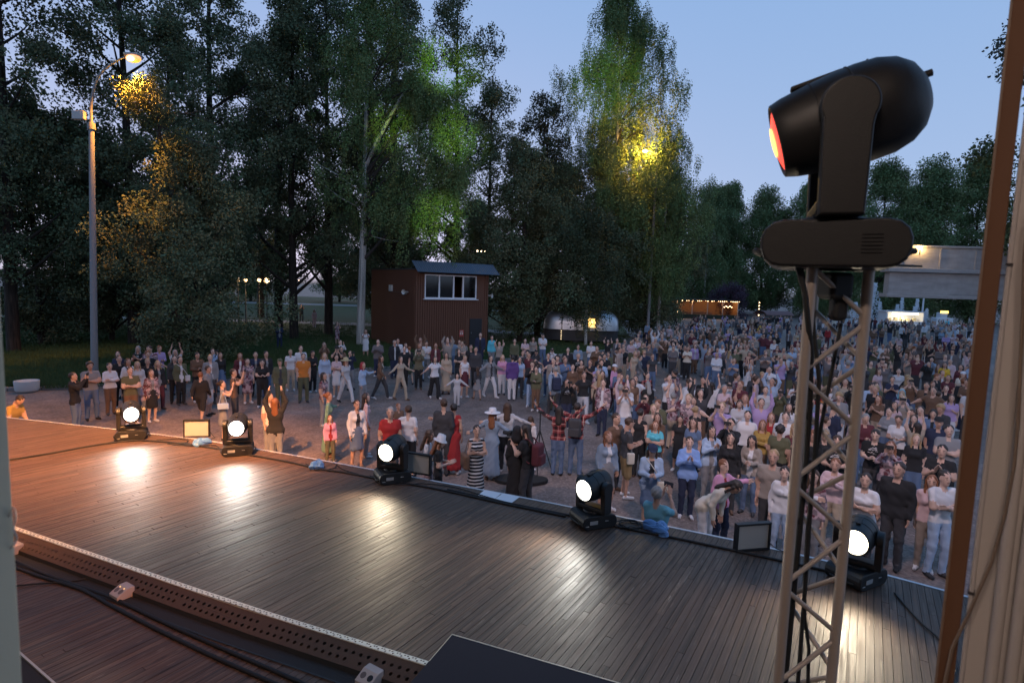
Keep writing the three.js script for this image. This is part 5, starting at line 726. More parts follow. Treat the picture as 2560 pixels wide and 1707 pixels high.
function body(sex, pose, top, bot, lod, variant) {
  const key = [sex, pose, top, bot, lod, variant].join();
  return bodies[key] ??= (() => {
    const f = sex === 'f', vr = variant * 0.5, [bendA, nod] = POSE_TILT[pose] ?? [0, 0], c0 = Math.cos(bendA), s0 = Math.sin(bendA), hipY = 0.95;
    const B = (v) => { const y = v.y - hipY, z = v.z; return V(v.x, hipY + y * c0 - z * s0, z * c0 + y * s0); };
    const bulky = top === 'hoodie' || top === 'jacket', it = bulky ? 0.016 : top === 'tank' ? 0.003 : 0.011, skirted = ['skirt', 'dress', 'longdress'].includes(bot), wide = bot === 'wide', min = lod === 'far' ? 0.018 : lod === 'mid' ? 0.004 : 0;
    const L = [], sw = f ? 0.9 : 1, add = (a, b, r0, r1, reg, o) => L.push(bone(a, b, r0 + min, r1 + min, reg, o));
    const T = (x0, y, r, k = 0.07, reg = 't', z = 0) => add(B(V(-x0, y, z)), B(V(x0, y, z)), r, r, reg, { sq: 0.74, k });
    T(0.075 * (f ? 1.1 : 1), 0.94, 0.108 + (f ? 0.008 : 0) + it * 0.5); T(0.055, 1.1, (f ? 0.09 : 0.102) + it); T(0.085 * sw, 1.27, (f ? 0.1 : 0.116) + it); T(0.125 * sw, 1.395, 0.058 + it * 0.7);
    if (f) for (const s of [-1, 1]) add(B(V(s * 0.062, 1.27, 0.07)), B(V(s * 0.062, 1.26, 0.07)), 0.05 + it * 0.4, 0.05 + it * 0.4, 't');
    if (bulky) T(0.08, 0.9, 0.112 + it, 0.05, 'T');
    if (top === 'hoodie') add(B(V(-0.05, 1.43, -0.06)), B(V(0.05, 1.43, -0.06)), 0.055, 0.055, 'T', { k: 0.04 });
    add(B(V(0, 1.41, -0.005)), B(V(0, 1.53, 0.0)), 0.052, 0.05, 'n', { k: 0.03 });
    const handsAt = [];
    for (const s of [-1, 1]) {
      const [e, w, hd] = POSES[pose](s, vr).map((v, i) => i < 2 ? V(v.x * (f ? 0.95 : 1), v.y, v.z) : v), sh = V(s * 0.172 * sw, 1.395, -0.005), sl = top === 'tank' ? 0 : bulky ? 0.02 : top === 'shirt' ? 0.01 : 0.006;
      add(B(sh), B(e), (f ? 0.043 : 0.05) + sl + (top === 'tee' ? 0.01 : 0), (f ? 0.035 : 0.04) + sl + (top === 'tee' ? 0.006 : 0), 'u'); add(B(e), B(w), (f ? 0.035 : 0.039) + (top === 'tee' || top === 'tank' ? 0 : sl), 0.027 + (top === 'tee' || top === 'tank' ? 0 : sl * 0.8), 'f');
      const o = B(V(0, hipY, 0).add(hd)).sub(V(0, hipY, 0)); handsAt.push([B(w), o.normalize(), s]);
    }
    const stride = pose === 'walk' ? 0.28 : pose === 'spreadw' ? 0.2 + 0.1 * vr : 0;
    for (const s of [-1, 1]) {
      const st = stride * s, hx = s * 0.088, kx = s * (0.095 + vr * 0.03), hip = V(hx, 0.9, 0), knee = V(kx, 0.5 + Math.abs(st) * 0.02, st * 0.55 + 0.025 + (s > 0 ? vr * 0.06 : 0)), ank = V(s * (0.1 + vr * 0.04), 0.085 + (st < 0 ? 0.05 : 0), st * 1.02 + (s > 0 ? vr * 0.05 : 0) - 0.015);
      const tl = bot === 'shorts' ? 0.018 : wide ? 0.018 : skirted ? -0.028 : 0.01;
      add(hip, knee, (f ? 0.09 : 0.086) + tl, 0.057 + tl * 1.4, 'h'); add(knee, ank, wide ? 0.08 : 0.053 + (bot === 'trousers' ? 0.012 : 0), wide ? 0.095 : 0.036 + (bot === 'trousers' ? 0.022 : 0), 'c');
      add(V(ank.x, 0.045 + (st < 0 ? 0.04 : 0), ank.z - 0.02), V(ank.x + s * 0.03, 0.038, ank.z + 0.155), 0.045, 0.036, 's', { k: 0.012 });
    }
    if (skirted) { const y1 = bot === 'longdress' ? 0.14 : bot === 'dress' ? 0.42 : 0.5, r1 = (bot === 'longdress' ? 0.235 : 0.185) + stride * 0.2; L.push(bone(V(0, 0.98, 0), V(0, y1 + r1 * 0.4, stride * 0.1), 0.14, r1, 'k', { k: 0.05, sq: 0.82, cut: y1 })); }
    const fold = (x, y, z) => (lod === 'near' ? 0.0085 : 0.006) * (Math.sin(x * 31 + y * 23 + Math.sin(z * 27) * 1.7 + variant) * Math.sin(y * 17 - z * 29 + variant * 2) + 0.6 * Math.sin(x * 53 + z * 47 + y * 61) * Math.sin(y * 38 + x * 12)) + (skirted && y < 0.85 ? 0.01 * Math.sin(Math.atan2(z, x) * 9) * (0.9 - y) : 0);
    let near = null;
    const F = (x, y, z) => { let d = 9, m = 9; for (const b of L) { let c = cap(x, y, z, b); if (b.cut && y < b.cut) c = Math.max(c, b.cut - y); if (c < m) { m = c; near = b; near.tt = b.t; } d = soft(d, c, b.k); } return Math.abs(d) < 0.05 && near.reg !== 'n' ? d + fold(x, y, z) : d; };
    const hem = bulky ? 0.86 : 0.9;
    const region = (x, y, z) => { F(x, y, z); const b = near, t = b.tt;
      switch (b.reg) { case 'n': return 0; case 'T': return top === 'jacket' && !bendA && z > 0 && Math.abs(x) < 0.06 ? 6 : 1; case 't': if (bendA === 0 && y > 1.4 && Math.abs(x) < (top === 'tank' ? 0.09 : 0.05) && z > 0) return 0; if (top === 'jacket' && !bendA && z > 0 && Math.abs(x) < 0.045 + (1.3 - y) * 0.05 && y > 0.9) return 6; return y < hem && !bendA && !skirted ? 2 : y < 0.98 && skirted && bot !== 'dress' ? 2 : 1;
        case 'u': return top === 'tank' ? (t < 0.12 ? 1 : 0) : top === 'tee' ? (t < 0.62 ? 1 : 0) : 1; case 'f': return top === 'tee' || top === 'tank' ? 0 : 1;
        case 'h': return skirted ? (y > 0.55 ? 2 : 0) : y > hem ? 1 : 2; case 'c': return bot === 'shorts' ? (t < 0.1 ? 2 : 0) : skirted ? 0 : 2; case 'k': return 2; default: return 3; } };
    let lo = V(-0.36, -0.03, -0.36), hi = V(0.36, 1.56, 0.4); for (const b of L) { lo.x = Math.min(lo.x, b.ax - 0.12, b.ax + b.dx - 0.12); hi.x = Math.max(hi.x, b.ax + 0.12, b.ax + b.dx + 0.12); hi.y = Math.max(hi.y, b.ay + 0.12, b.ay + b.dy + 0.12); hi.z = Math.max(hi.z, b.az + 0.14, b.az + b.dz * b.sq + 0.14); lo.z = Math.min(lo.z, b.az + b.dz * b.sq - 0.14); }
    const cell = lod === 'near' ? 0.021 : lod === 'mid' ? 0.038 : 0.07;
    const parts = [grouped(nets(F, lo, hi, cell), region)];
    const place = (m, mat4) => { const v = V(), pos = new Array(m.pos.length); for (let i = 0; i < m.pos.length; i += 3) { v.set(m.pos[i], m.pos[i + 1], m.pos[i + 2]).applyMatrix4(mat4); pos[i] = v.x; pos[i + 1] = v.y; pos[i + 2] = v.z; } return { pos, by: m.by }; };
    const headM = new THREE.Matrix4().makeTranslation(0, 1.612, 0.012).premultiply(new THREE.Matrix4().makeTranslation(0, hipY, 0).multiply(new THREE.Matrix4().makeRotationX(bendA)).multiply(new THREE.Matrix4().makeTranslation(0, -hipY, 0))).multiply(new THREE.Matrix4().makeTranslation(0, -0.1, -0.01).multiply(new THREE.Matrix4().makeRotationX(nod)).multiply(new THREE.Matrix4().makeTranslation(0, 0.1, 0.01)));
    parts.push(place(headMesh(lod), headM));
    if (lod !== 'far') for (const [w, d, s] of handsAt) { const z = V(-s * 0.75, 0, 0.35); z.addScaledVector(d, -z.dot(d)).normalize(); const x = V().crossVectors(d, z).normalize(); parts.push(place(handMesh(lod), new THREE.Matrix4().makeBasis(x, d, z).setPosition(w.clone().addScaledVector(d, 0.005)))); }
    const g = new THREE.BufferGeometry(), pos = [], idx = [], groups = []; let base = 0; const offs = parts.map((p) => { const b = base; base += p.pos.length / 3; for (const q of p.pos) pos.push(q); return b; });
    for (let r = 0; r < 7; r++) { const s = idx.length; parts.forEach((p, i) => { for (const q of p.by[r]) idx.push(q + offs[i]); }); if (idx.length > s) g.addGroup(s, idx.length - s, r); }
    g.setAttribute('position', new THREE.Float32BufferAttribute(pos, 3)); const uv = []; for (let i = 0; i < pos.length; i += 3) uv.push(pos[i] + 0.35 * pos[i + 2], pos[i + 1]); g.setAttribute('uv', new THREE.Float32BufferAttribute(uv, 2)); g.setIndex(idx); g.computeVertexNormals();
    return { g, headM, handsAt };
  })();
}
const hats = { cap: [[0.001, 0.142], [0.05, 0.135], [0.09, 0.1], [0.102, 0.05], [0.1, 0.045], [0.001, 0.06]], hat: [[0.001, 0.16], [0.075, 0.158], [0.094, 0.14], [0.1, 0.06], [0.2, 0.048], [0.2, 0.042], [0.09, 0.05]], bucket: [[0.001, 0.155], [0.08, 0.15], [0.1, 0.06], [0.15, 0.02], [0.146, 0.018], [0.09, 0.05]] };
const hatGeo = {}; for (const k in hats) { const l = new THREE.LatheGeometry(hats[k].map(([a, b]) => new THREE.Vector2(a, b)), 20); hatGeo[k] = k === 'cap' ? join([l, new THREE.SphereGeometry(0.085, 12, 4, 0, Math.PI, 0, 1.57).scale(0.9, 0.1, 1).rotateY(0).translate(0, 0.05, 0.07)]) : l; hatGeo[k].translate(0, 0, -0.012); }
const nice = { print_black: 'black printed', print_white: 'white printed', print_grey: 'grey printed', print_five: 'white lettered', lightgrey: 'light grey', greyblue: 'grey-blue', lightblue: 'light blue', palepink: 'pale pink', striped2: 'fine-striped', striped3: 'pale striped', plaid: 'red plaid', denim: 'denim blue' };
const say = (c) => nice[c] ?? c, garment = { tee: 't-shirt', shirt: 'long-sleeved shirt', hoodie: 'hoodie', jacket: 'jacket', tank: 'sleeveless top' };
const action = { stand: 'standing', cross: 'arms folded', clap: 'clapping', phone: 'filming with raised phone', armsup: 'arms raised', spread: 'arms spread wide', spreadw: 'striding with arms spread', spreadup: 'arms lifted sideways', reach: 'one arm held out', walk: 'walking', text: 'head bowed', camera: 'holding a camera', bend: 'bending forward', lean: 'leaning forward' };
const used = new Map();
function labelOf(p) {
  const hair = { long: `long ${p.hc} hair`, short: `short ${p.hc} hair`, bun: `${p.hc} hair in a bun`, curly: `curly ${p.hc} hair`, cap: `${p.hc} cap`, hat: `${p.hc === 'straw' ? 'straw' : 'white'} hat`, bucket: 'white bucket hat', scarf: 'black headscarf', hood: 'hood up' }[p.hair];
  const b = p.bot === 'dress' || p.bot === 'longdress', child = p.h < 1.42 ? 'small ' : '';
  return `${child}person in ${b && p.tc === p.bc ? `${p.bot === 'longdress' ? 'long ' : ''}${say(p.tc)} dress` : `${say(p.tc)} ${garment[p.top]}, ${say(p.bc)} ${p.bot === 'wide' ? 'wide trousers' : p.bot === 'longdress' ? 'long skirt' : p.bot === 'dress' ? 'skirt' : p.bot}`}, ${hair}, ${action[p.pose]}`;
}
const people = [];
const rp = rng(2024);
function person(p) {
  const dist = Math.hypot(p.x, p.z), lod = dist < 14 ? 'near' : 'mid', { g, headM } = body(p.sex, p.pose, p.top, p.bot, lod, p.variant);
  const mats = [skins[p.skin], clothMat(p.tc), clothMat(p.bc), clothMat(p.shoe), faceDark, lipMat, clothMat(['black', 'charcoal', 'navy'].includes(p.tc) ? ['black', 'charcoal', 'grey'][Math.floor(p.h * 100) % 3] : p.tc === 'pink' ? 'red' : ['white', 'black', 'grey', 'cream', 'charcoal'][(p.variant + Math.floor(p.h * 100)) % 5])], m = new THREE.Mesh(g, mats); m.name = numbered('person'); m.castShadow = m.receiveShadow = true;
  m.position.set(p.x, p.y ?? 0, p.z); m.rotation.y = p.yaw; const s = p.h / 1.745; m.scale.set(s * p.w, s, s * p.w);
  const hs = p.hair === 'hat' || p.hair === 'bucket' ? 'long' : p.hair === 'cap' ? (p.sex === 'f' ? 'long' : 'cap') : p.hair;
  const worn = p.hair === 'cap' || p.hair === 'hat' || p.hair === 'bucket', hair = part(p.hair === 'scarf' ? 'headscarf' : p.hair === 'hood' ? 'hood' : 'hair', hairMesh(hs, lod), p.hair === 'scarf' || p.hair === 'hood' ? clothMat(p.hc) : hairMat(worn ? p.under : p.hc), m); hair.applyMatrix4(headM);
  if (worn) part('hat', hatGeo[p.hair], clothMat(p.hair === 'hat' && p.hc === 'dark' ? 'white' : p.hc), m).applyMatrix4(headM);
  let label = labelOf(p); if (label.split(' ').length > 14) label = label.replace('long-sleeved ', '').replace('one arm held out', 'arm out').replace('with raised phone', ''); if (used.has(label)) label += p.z < -30 ? ' far back' : ' nearby'; used.set(label, 1);
  tag(m, label, 'person', 'people in the crowd'); scene.add(m); people.push(p); m.userData.p = undefined; p.mesh = m; return m;
}
const HEROES = `
-12.04 -15.46 1.70 m phone hoodie black trousers denim short dark 60
-12.66 -16.89 1.78 m cross tee grey trousers denim curly brown 10
-12.56 -17.57 1.66 f cross shirt white trousers brown bun dark 15
-12.92 -18.53 1.76 m stand tee black trousers black short dark 10
-12.51 -18.35 1.70 f stand shirt white trousers black long brown 30
-11.16 -16.45 1.74 m cross tee olive trousers brown short brown 10
-12.00 -18.05 1.66 f stand shirt lightgrey trousers grey long blond 0
-12.04 -18.62 1.68 f stand tee black trousers grey short blond 0
-10.78 -16.82 1.62 f stand jacket floral skirt black long brown 20
-11.61 -18.47 1.64 f stand jacket black trousers burgundy long blond 20
-11.25 -17.28 1.15 f text hoodie palepink trousers grey short blond 10
-11.67 -19.50 1.68 f stand jacket charcoal trousers black long dark 0
-11.32 -19.23 1.70 f stand jacket olive trousers black bun dark 20
-11.02 -19.75 1.80 m text shirt brown trousers black short dark 10
-10.45 -19.54 1.75 m stand jacket grey trousers charcoal short blond 0
-9.32 -16.86 1.58 m walk jacket black shorts black short ginger 150
-9.63 -17.86 1.62 m stand shirt grey shorts lightgrey short brown 60
-7.82 -15.23 1.66 f phone tank grey dress grey bun dark 80
-8.17 -16.58 1.76 m phone tee brown trousers charcoal short dark 70
-10.11 -20.99 1.64 f stand jacket burgundy trousers black long ginger 0
-9.27 -19.77 1.62 f stand tee floral dress floral long brown 10
-9.54 -21.01 1.70 f stand jacket navy trousers black bun dark 0
-9.08 -20.85 1.76 m stand jacket black trousers denim short dark 20
-8.54 -19.29 1.68 f text tee black trousers black long dark 0
-7.84 -19.07 1.74 m stand jacket olive trousers olive cap olive 10
-8.75 -22.31 1.66 f stand tee white trousers beige short blond 0
-8.50 -22.74 1.78 m stand tee white trousers charcoal short brown 10
-7.48 -20.25 1.80 m stand tee orange trousers olive short dark 0
-7.82 -22.14 1.68 f text shirt black trousers black long dark 20
-7.16 -21.61 1.66 f stand shirt lightblue trousers white long blond 0
-6.63 -21.35 1.64 f cross tee palepink skirt white bun brown 10
-5.88 -13.69 1.66 f stand tee cream trousers grey long dark 30
-5.50 -13.10 1.68 f armsup jacket black trousers grey long ginger 165
-5.68 -17.04 1.66 f stand tee floral trousers grey long dark 60
-4.55 -14.01 1.66 f reach shirt green longdress green bun ginger 80
-4.32 -13.42 1.22 f stand jacket pink trousers camo long ginger 10
-11.41 -12.70 1.70 m lean tee mustard trousers denim short dark 40
-3.59 -13.11 1.68 f stand jacket white skirt denim short dark 20
-3.63 -14.07 1.66 f reach shirt palepink trousers grey long dark 95
-2.59 -12.11 1.76 m stand tee red trousers charcoal short grey 0
-2.92 -14.62 1.30 m stand tee brown trousers brown short ginger 30
-2.30 -12.69 1.68 f reach tee white shorts black short brown 160
-1.52 -12.87 1.82 m stand jacket charcoal trousers charcoal short brown 170
-1.30 -12.95 1.70 f reach tank red longdress red bun dark 170
-0.39 -12.64 1.66 f spread shirt greyblue longdress greyblue hat dark 170
-0.06 -13.26 1.70 f spread shirt lightgrey trousers black long brown 180
1.16 -13.12 1.68 f spreadup shirt plaid trousers denim long dark 180
1.58 -13.12 1.78 m spreadup shirt plaid trousers denim short dark 175
0.51 -13.40 1.35 f reach shirt white skirt white long brown 150
-1.56 -10.68 1.66 f text shirt white trousers palepink long brown 80
-1.33 -10.50 1.60 m text tee black trousers black bucket white 90
-0.65 -11.14 1.66 f cross tank striped longdress striped bun dark 20
0.16 -10.97 1.70 f stand shirt black longdress black scarf black 170
0.39 -10.85 1.78 m camera tee black trousers charcoal long dark 250
2.32 -12.17 1.76 m stand shirt brown trousers charcoal short brown 60
1.97 -11.08 1.64 f stand jacket greyblue skirt grey long ginger 40
-6.00 -20.42 1.64 f walk tee lightgrey trousers white hat straw 40
-5.14 -19.49 1.66 f reach shirt lightblue trousers grey long red 60
-4.92 -21.24 1.68 f walk jacket brown trousers charcoal long brown 70
-4.17 -21.21 1.68 f spreadw shirt beige trousers beige long brown 40
-2.94 -21.68 1.66 f spreadw tee white wide black long dark 30
-2.61 -22.63 1.70 f stand shirt beige longdress beige long dark 0
-1.94 -20.34 1.22 f spread hoodie lightgrey trousers lightgrey long brown 0
-1.82 -22.04 1.68 f stand tank white skirt burgundy short blond 20
-1.29 -21.71 1.30 f walk jacket charcoal skirt grey long brown 200
-0.83 -22.29 1.68 f spreadw jacket grey trousers white long dark 40
0.05 -21.71 1.78 m stand hoodie purple trousers white short dark 190
0.33 -22.28 1.66 f stand tee lightblue trousers charcoal long dark 10
0.96 -21.40 1.64 f reach tee white skirt leopard long dark 150
1.50 -19.05 1.78 m walk jacket greyblue trousers charcoal short grey 200
2.41 -18.55 1.70 f spreadw tee black trousers white short dark 20
2.25 -20.62 1.66 f stand shirt brown longdress brown bun brown 10
2.94 -18.57 1.64 f walk jacket beige trousers charcoal long blond 150
-5.42 -26.83 1.78 m cross tee print_white trousers black short dark 0
-4.49 -23.63 1.80 m stand tee black trousers black short dark 0
-4.00 -26.42 1.76 m text tee white trousers grey short brown 10
-3.53 -26.21 1.68 f stand jacket burgundy trousers black long ginger 0
-3.31 -29.00 1.72 f stand shirt striped2 trousers charcoal short brown 0
-2.40 -27.20 1.70 f cross tee taupe trousers black short blond 0
-1.83 -25.30 1.76 m stand tee black trousers denim short dark 0
-1.72 -30.63 1.86 m stand jacket navy trousers navy short dark 0
-1.08 -30.42 1.74 f stand hoodie turquoise trousers grey short dark 0
-1.54 -24.28 1.78 m stand jacket charcoal trousers black short dark 0
-2.26 -24.30 1.66 f cross tee black trousers charcoal long dark 0
-3.85 -23.43 1.72 f phone jacket camo trousers black long dark 0
-8.47 -32.73 1.66 f phone tee white dress white long brown 0
-7.98 -26.30 1.68 f phone shirt white trousers lightblue bun dark 20
1.75 -31.92 1.78 m text tee white trousers denim short dark 0
1.17 -31.22 1.66 f stand tee taupe trousers black long brown 0
0.70 -29.98 1.68 f cross tee palepink trousers grey long dark 0
0.14 -29.19 1.72 m stand shirt olive trousers black short dark 0
1.83 -25.52 1.70 m phone jacket white trousers palepink short brown 0
-0.36 -22.82 1.66 f stand tee pink trousers white long blond 0
0.49 -24.51 1.66 f stand tee white trousers denim long brown 0
1.12 -25.44 1.64 f phone shirt charcoal trousers black long dark 0
2.52 -25.29 1.78 m stand jacket black trousers black short brown 0
2.77 -23.41 1.76 m stand tee print_black trousers charcoal short grey 0
3.22 -27.41 1.70 m stand shirt greyblue trousers denim short brown 0
4.04 -28.83 1.78 m text tee white trousers denim short dark 0
3.84 -23.26 1.80 m text tee black trousers charcoal short dark 0
4.93 -25.81 1.80 m stand shirt striped3 trousers beige short brown 60
3.84 -20.91 1.66 f stand hoodie pink trousers burgundy cap white 70
2.11 -22.56 1.74 m cross jacket charcoal trousers black short dark 20
2.50 -11.82 1.76 m text tee charcoal shorts khaki short brown 120
3.07 -13.12 1.68 f stand tank black trousers black bun dark 160
3.35 -12.78 1.48 f cross tee turquoise trousers charcoal long ginger 10
3.41 -12.89 1.64 f stand shirt brown trousers brown long brown 10
3.49 -13.61 1.70 m stand tee taupe trousers beige short blond 10
2.65 -10.25 1.64 f text jacket lightblue skirt denim cap navy 20
2.17 -7.94 1.66 m phone tee teal trousers denim short grey 170
3.52 -10.84 1.64 f clap hoodie blue trousers navy short brown 20
4.25 -11.71 1.66 f clap jacket lightblue trousers grey long dark 40
3.32 -9.20 1.70 f bend jacket cream trousers white long dark 80
3.65 -9.40 1.64 f reach jacket pink trousers navy short ginger 70
4.45 -11.17 1.66 f stand shirt black trousers charcoal long dark 10
4.20 -13.74 1.40 f stand tee black dress black long dark 0
4.56 -13.73 1.66 f stand tank black skirt grey bun blond 150
4.88 -11.15 1.64 f text jacket taupe trousers denim long dark 0
4.55 -9.53 1.80 m stand tee taupe trousers charcoal short blond 10
4.56 -9.12 1.64 f reach shirt white trousers lightblue bun dark 20
4.87 -12.29 1.70 m phone shirt black trousers black short dark 0
5.79 -11.92 1.68 m stand tee olive trousers black curly dark 170
6.31 -12.78 1.78 m stand tee white trousers denim short brown 10
6.22 -13.29 1.64 f stand tee red trousers black long ginger 10
5.72 -12.61 1.62 f cross shirt mustard trousers brown long ginger 10
5.57 -13.09 1.72 m stand shirt white trousers black short dark 10
6.84 -17.58 1.66 f phone jacket white trousers lightblue long brown 10
7.14 -17.32 1.50 f stand jacket palepink trousers grey long dark 160
7.46 -16.43 1.76 m stand tee lightgrey trousers charcoal short brown 10
6.27 -17.47 1.68 f armsup tee white trousers black long dark 170
5.39 -16.08 1.70 f armsup jacket black trousers black long dark 180
4.57 -15.65 1.64 f armsup tee floral trousers beige short grey 160
4.00 -18.01 1.72 m spread tee print_five trousers denim short dark 0
3.78 -19.68 1.40 f walk shirt grey trousers grey short brown 60
4.58 -18.89 1.70 m stand shirt plaid trousers charcoal short brown 40
5.71 -8.82 1.66 f cross tee white trousers charcoal bun dark 15
6.37 -9.03 1.80 m stand jacket black trousers charcoal short dark 0
6.93 -8.79 1.76 m cross tee white trousers lightblue short dark 60
6.87 -8.96 1.62 f stand tee palepink trousers taupe long ginger 20
7.46 -10.87 1.66 f phone shirt floral trousers black long ginger 10
8.47 -11.59 1.66 f stand tee black trousers denim long blond 20
8.03 -10.30 1.78 m clap tee black trousers black short dark 10
9.33 -13.39 1.66 f text tee white trousers black short brown 0
7.55 -11.49 1.76 m text tee print_black trousers charcoal short dark 10
8.29 -13.05 1.76 m text shirt burgundy trousers denim short grey 30
10.23 -14.22 1.66 f text shirt greyblue trousers charcoal long brown 0
10.66 -14.54 1.68 f stand tee palepink trousers grey long dark 0
10.66 -14.10 1.70 f text jacket denim trousers black long dark 10
9.78 -12.73 1.78 m stand tee navy trousers charcoal cap black 10
9.37 -11.89 1.80 m cross tee grey trousers black short dark 20
13.05 -16.60 1.66 f stand tee lilac trousers white long brown 10
11.88 -17.05 1.70 f cross jacket navy trousers black long teal 10
15.08 -21.94 1.72 f stand shirt lightgrey trousers lightblue bun dark 10
11.28 -17.59 1.80 m text jacket lightblue shorts denim short dark 30
13.48 -18.23 1.76 m stand jacket brown trousers charcoal short brown 0
14.14 -18.26 1.68 f cross shirt black trousers charcoal short brown 10
6.42 -10.88 1.76 m text tee print_black trousers black short brown 10
5.75 -9.74 1.62 f clap shirt palepink trousers beige short ginger 10
4.96 -8.96 1.64 f stand shirt floral trousers grey long brown 10
8.89 -16.21 1.70 f stand shirt orange trousers burgundy long red 160
21.13 -32.26 1.82 m stand shirt white trousers charcoal short dark 10
17.50 -26.64 1.72 f stand tank black trousers black bun dark 20
28.60 -36.25 1.80 m stand tee black trousers black short dark 0
19.25 -25.07 1.66 f stand shirt yellow trousers black long dark 0
17.39 -21.69 1.70 f stand tee cream trousers denim cap white 0
14.37 -22.06 1.68 f stand tee palepink trousers grey long brown 60
14.15 -28.54 1.80 m stand tee lightblue trousers denim short dark 20
1.73 -32.44 1.78 m text tee white trousers grey short dark 0
10.67 -40.10 1.78 m stand tee lightgrey trousers navy short dark 20
21.79 -85.44 1.75 m stand tee white trousers black short dark 170
20.40 -71.20 1.76 m walk jacket black trousers black short dark 120
12.67 -60.98 1.85 m stand jacket black trousers black short dark 30
11.23 -47.31 1.74 m stand shirt greyblue trousers navy short grey 200
21.28 -48.84 1.66 f stand hoodie yellow trousers grey hood yellow 0
27.09 -48.72 1.72 f stand hoodie red trousers burgundy long dark 0
20.09 -47.52 1.78 m stand shirt white trousers charcoal short dark 0
37.95 -55.33 1.80 m stand shirt white trousers black short dark 160
54.93 -69.30 1.7 f stand tee red trousers black long brown 30
58.84 -77.02 1.78 m stand shirt turquoise trousers denim short dark 0
-21.45 -57.61 1.8 m phone tee charcoal trousers charcoal short dark 20
-17.92 -51.28 1.66 f stand shirt palepink trousers palepink cap palepink 0
-14.41 -35.02 1.7 m text jacket navy trousers navy short dark 10
-11.82 -38.24 1.66 f phone tee floral skirt floral long dark 10
`;
const heroes = HEROES.trim().split('\n').map((l, i) => { const a = l.split(' '); return { x: +a[0], z: +a[1], h: +a[2], sex: a[3], pose: a[4], top: a[5], tc: a[6], bot: a[7], bc: a[8], hair: a[9], hc: a[10], yaw: Math.atan2(-(+a[0]) - 0.5, -4 - +a[1]) + rad(+a[11]), variant: i % 2, w: 0.9 + rp() * 0.13, skin: i % 3, shoe: ['white', 'black', 'charcoal', 'white', 'brown'][i % 5], under: ['brown', 'dark', 'ginger'][i % 3] }; });
heroes.forEach((p) => { if (p.z < -40 && p.x < -5) p.y = 0.09; person(p); });
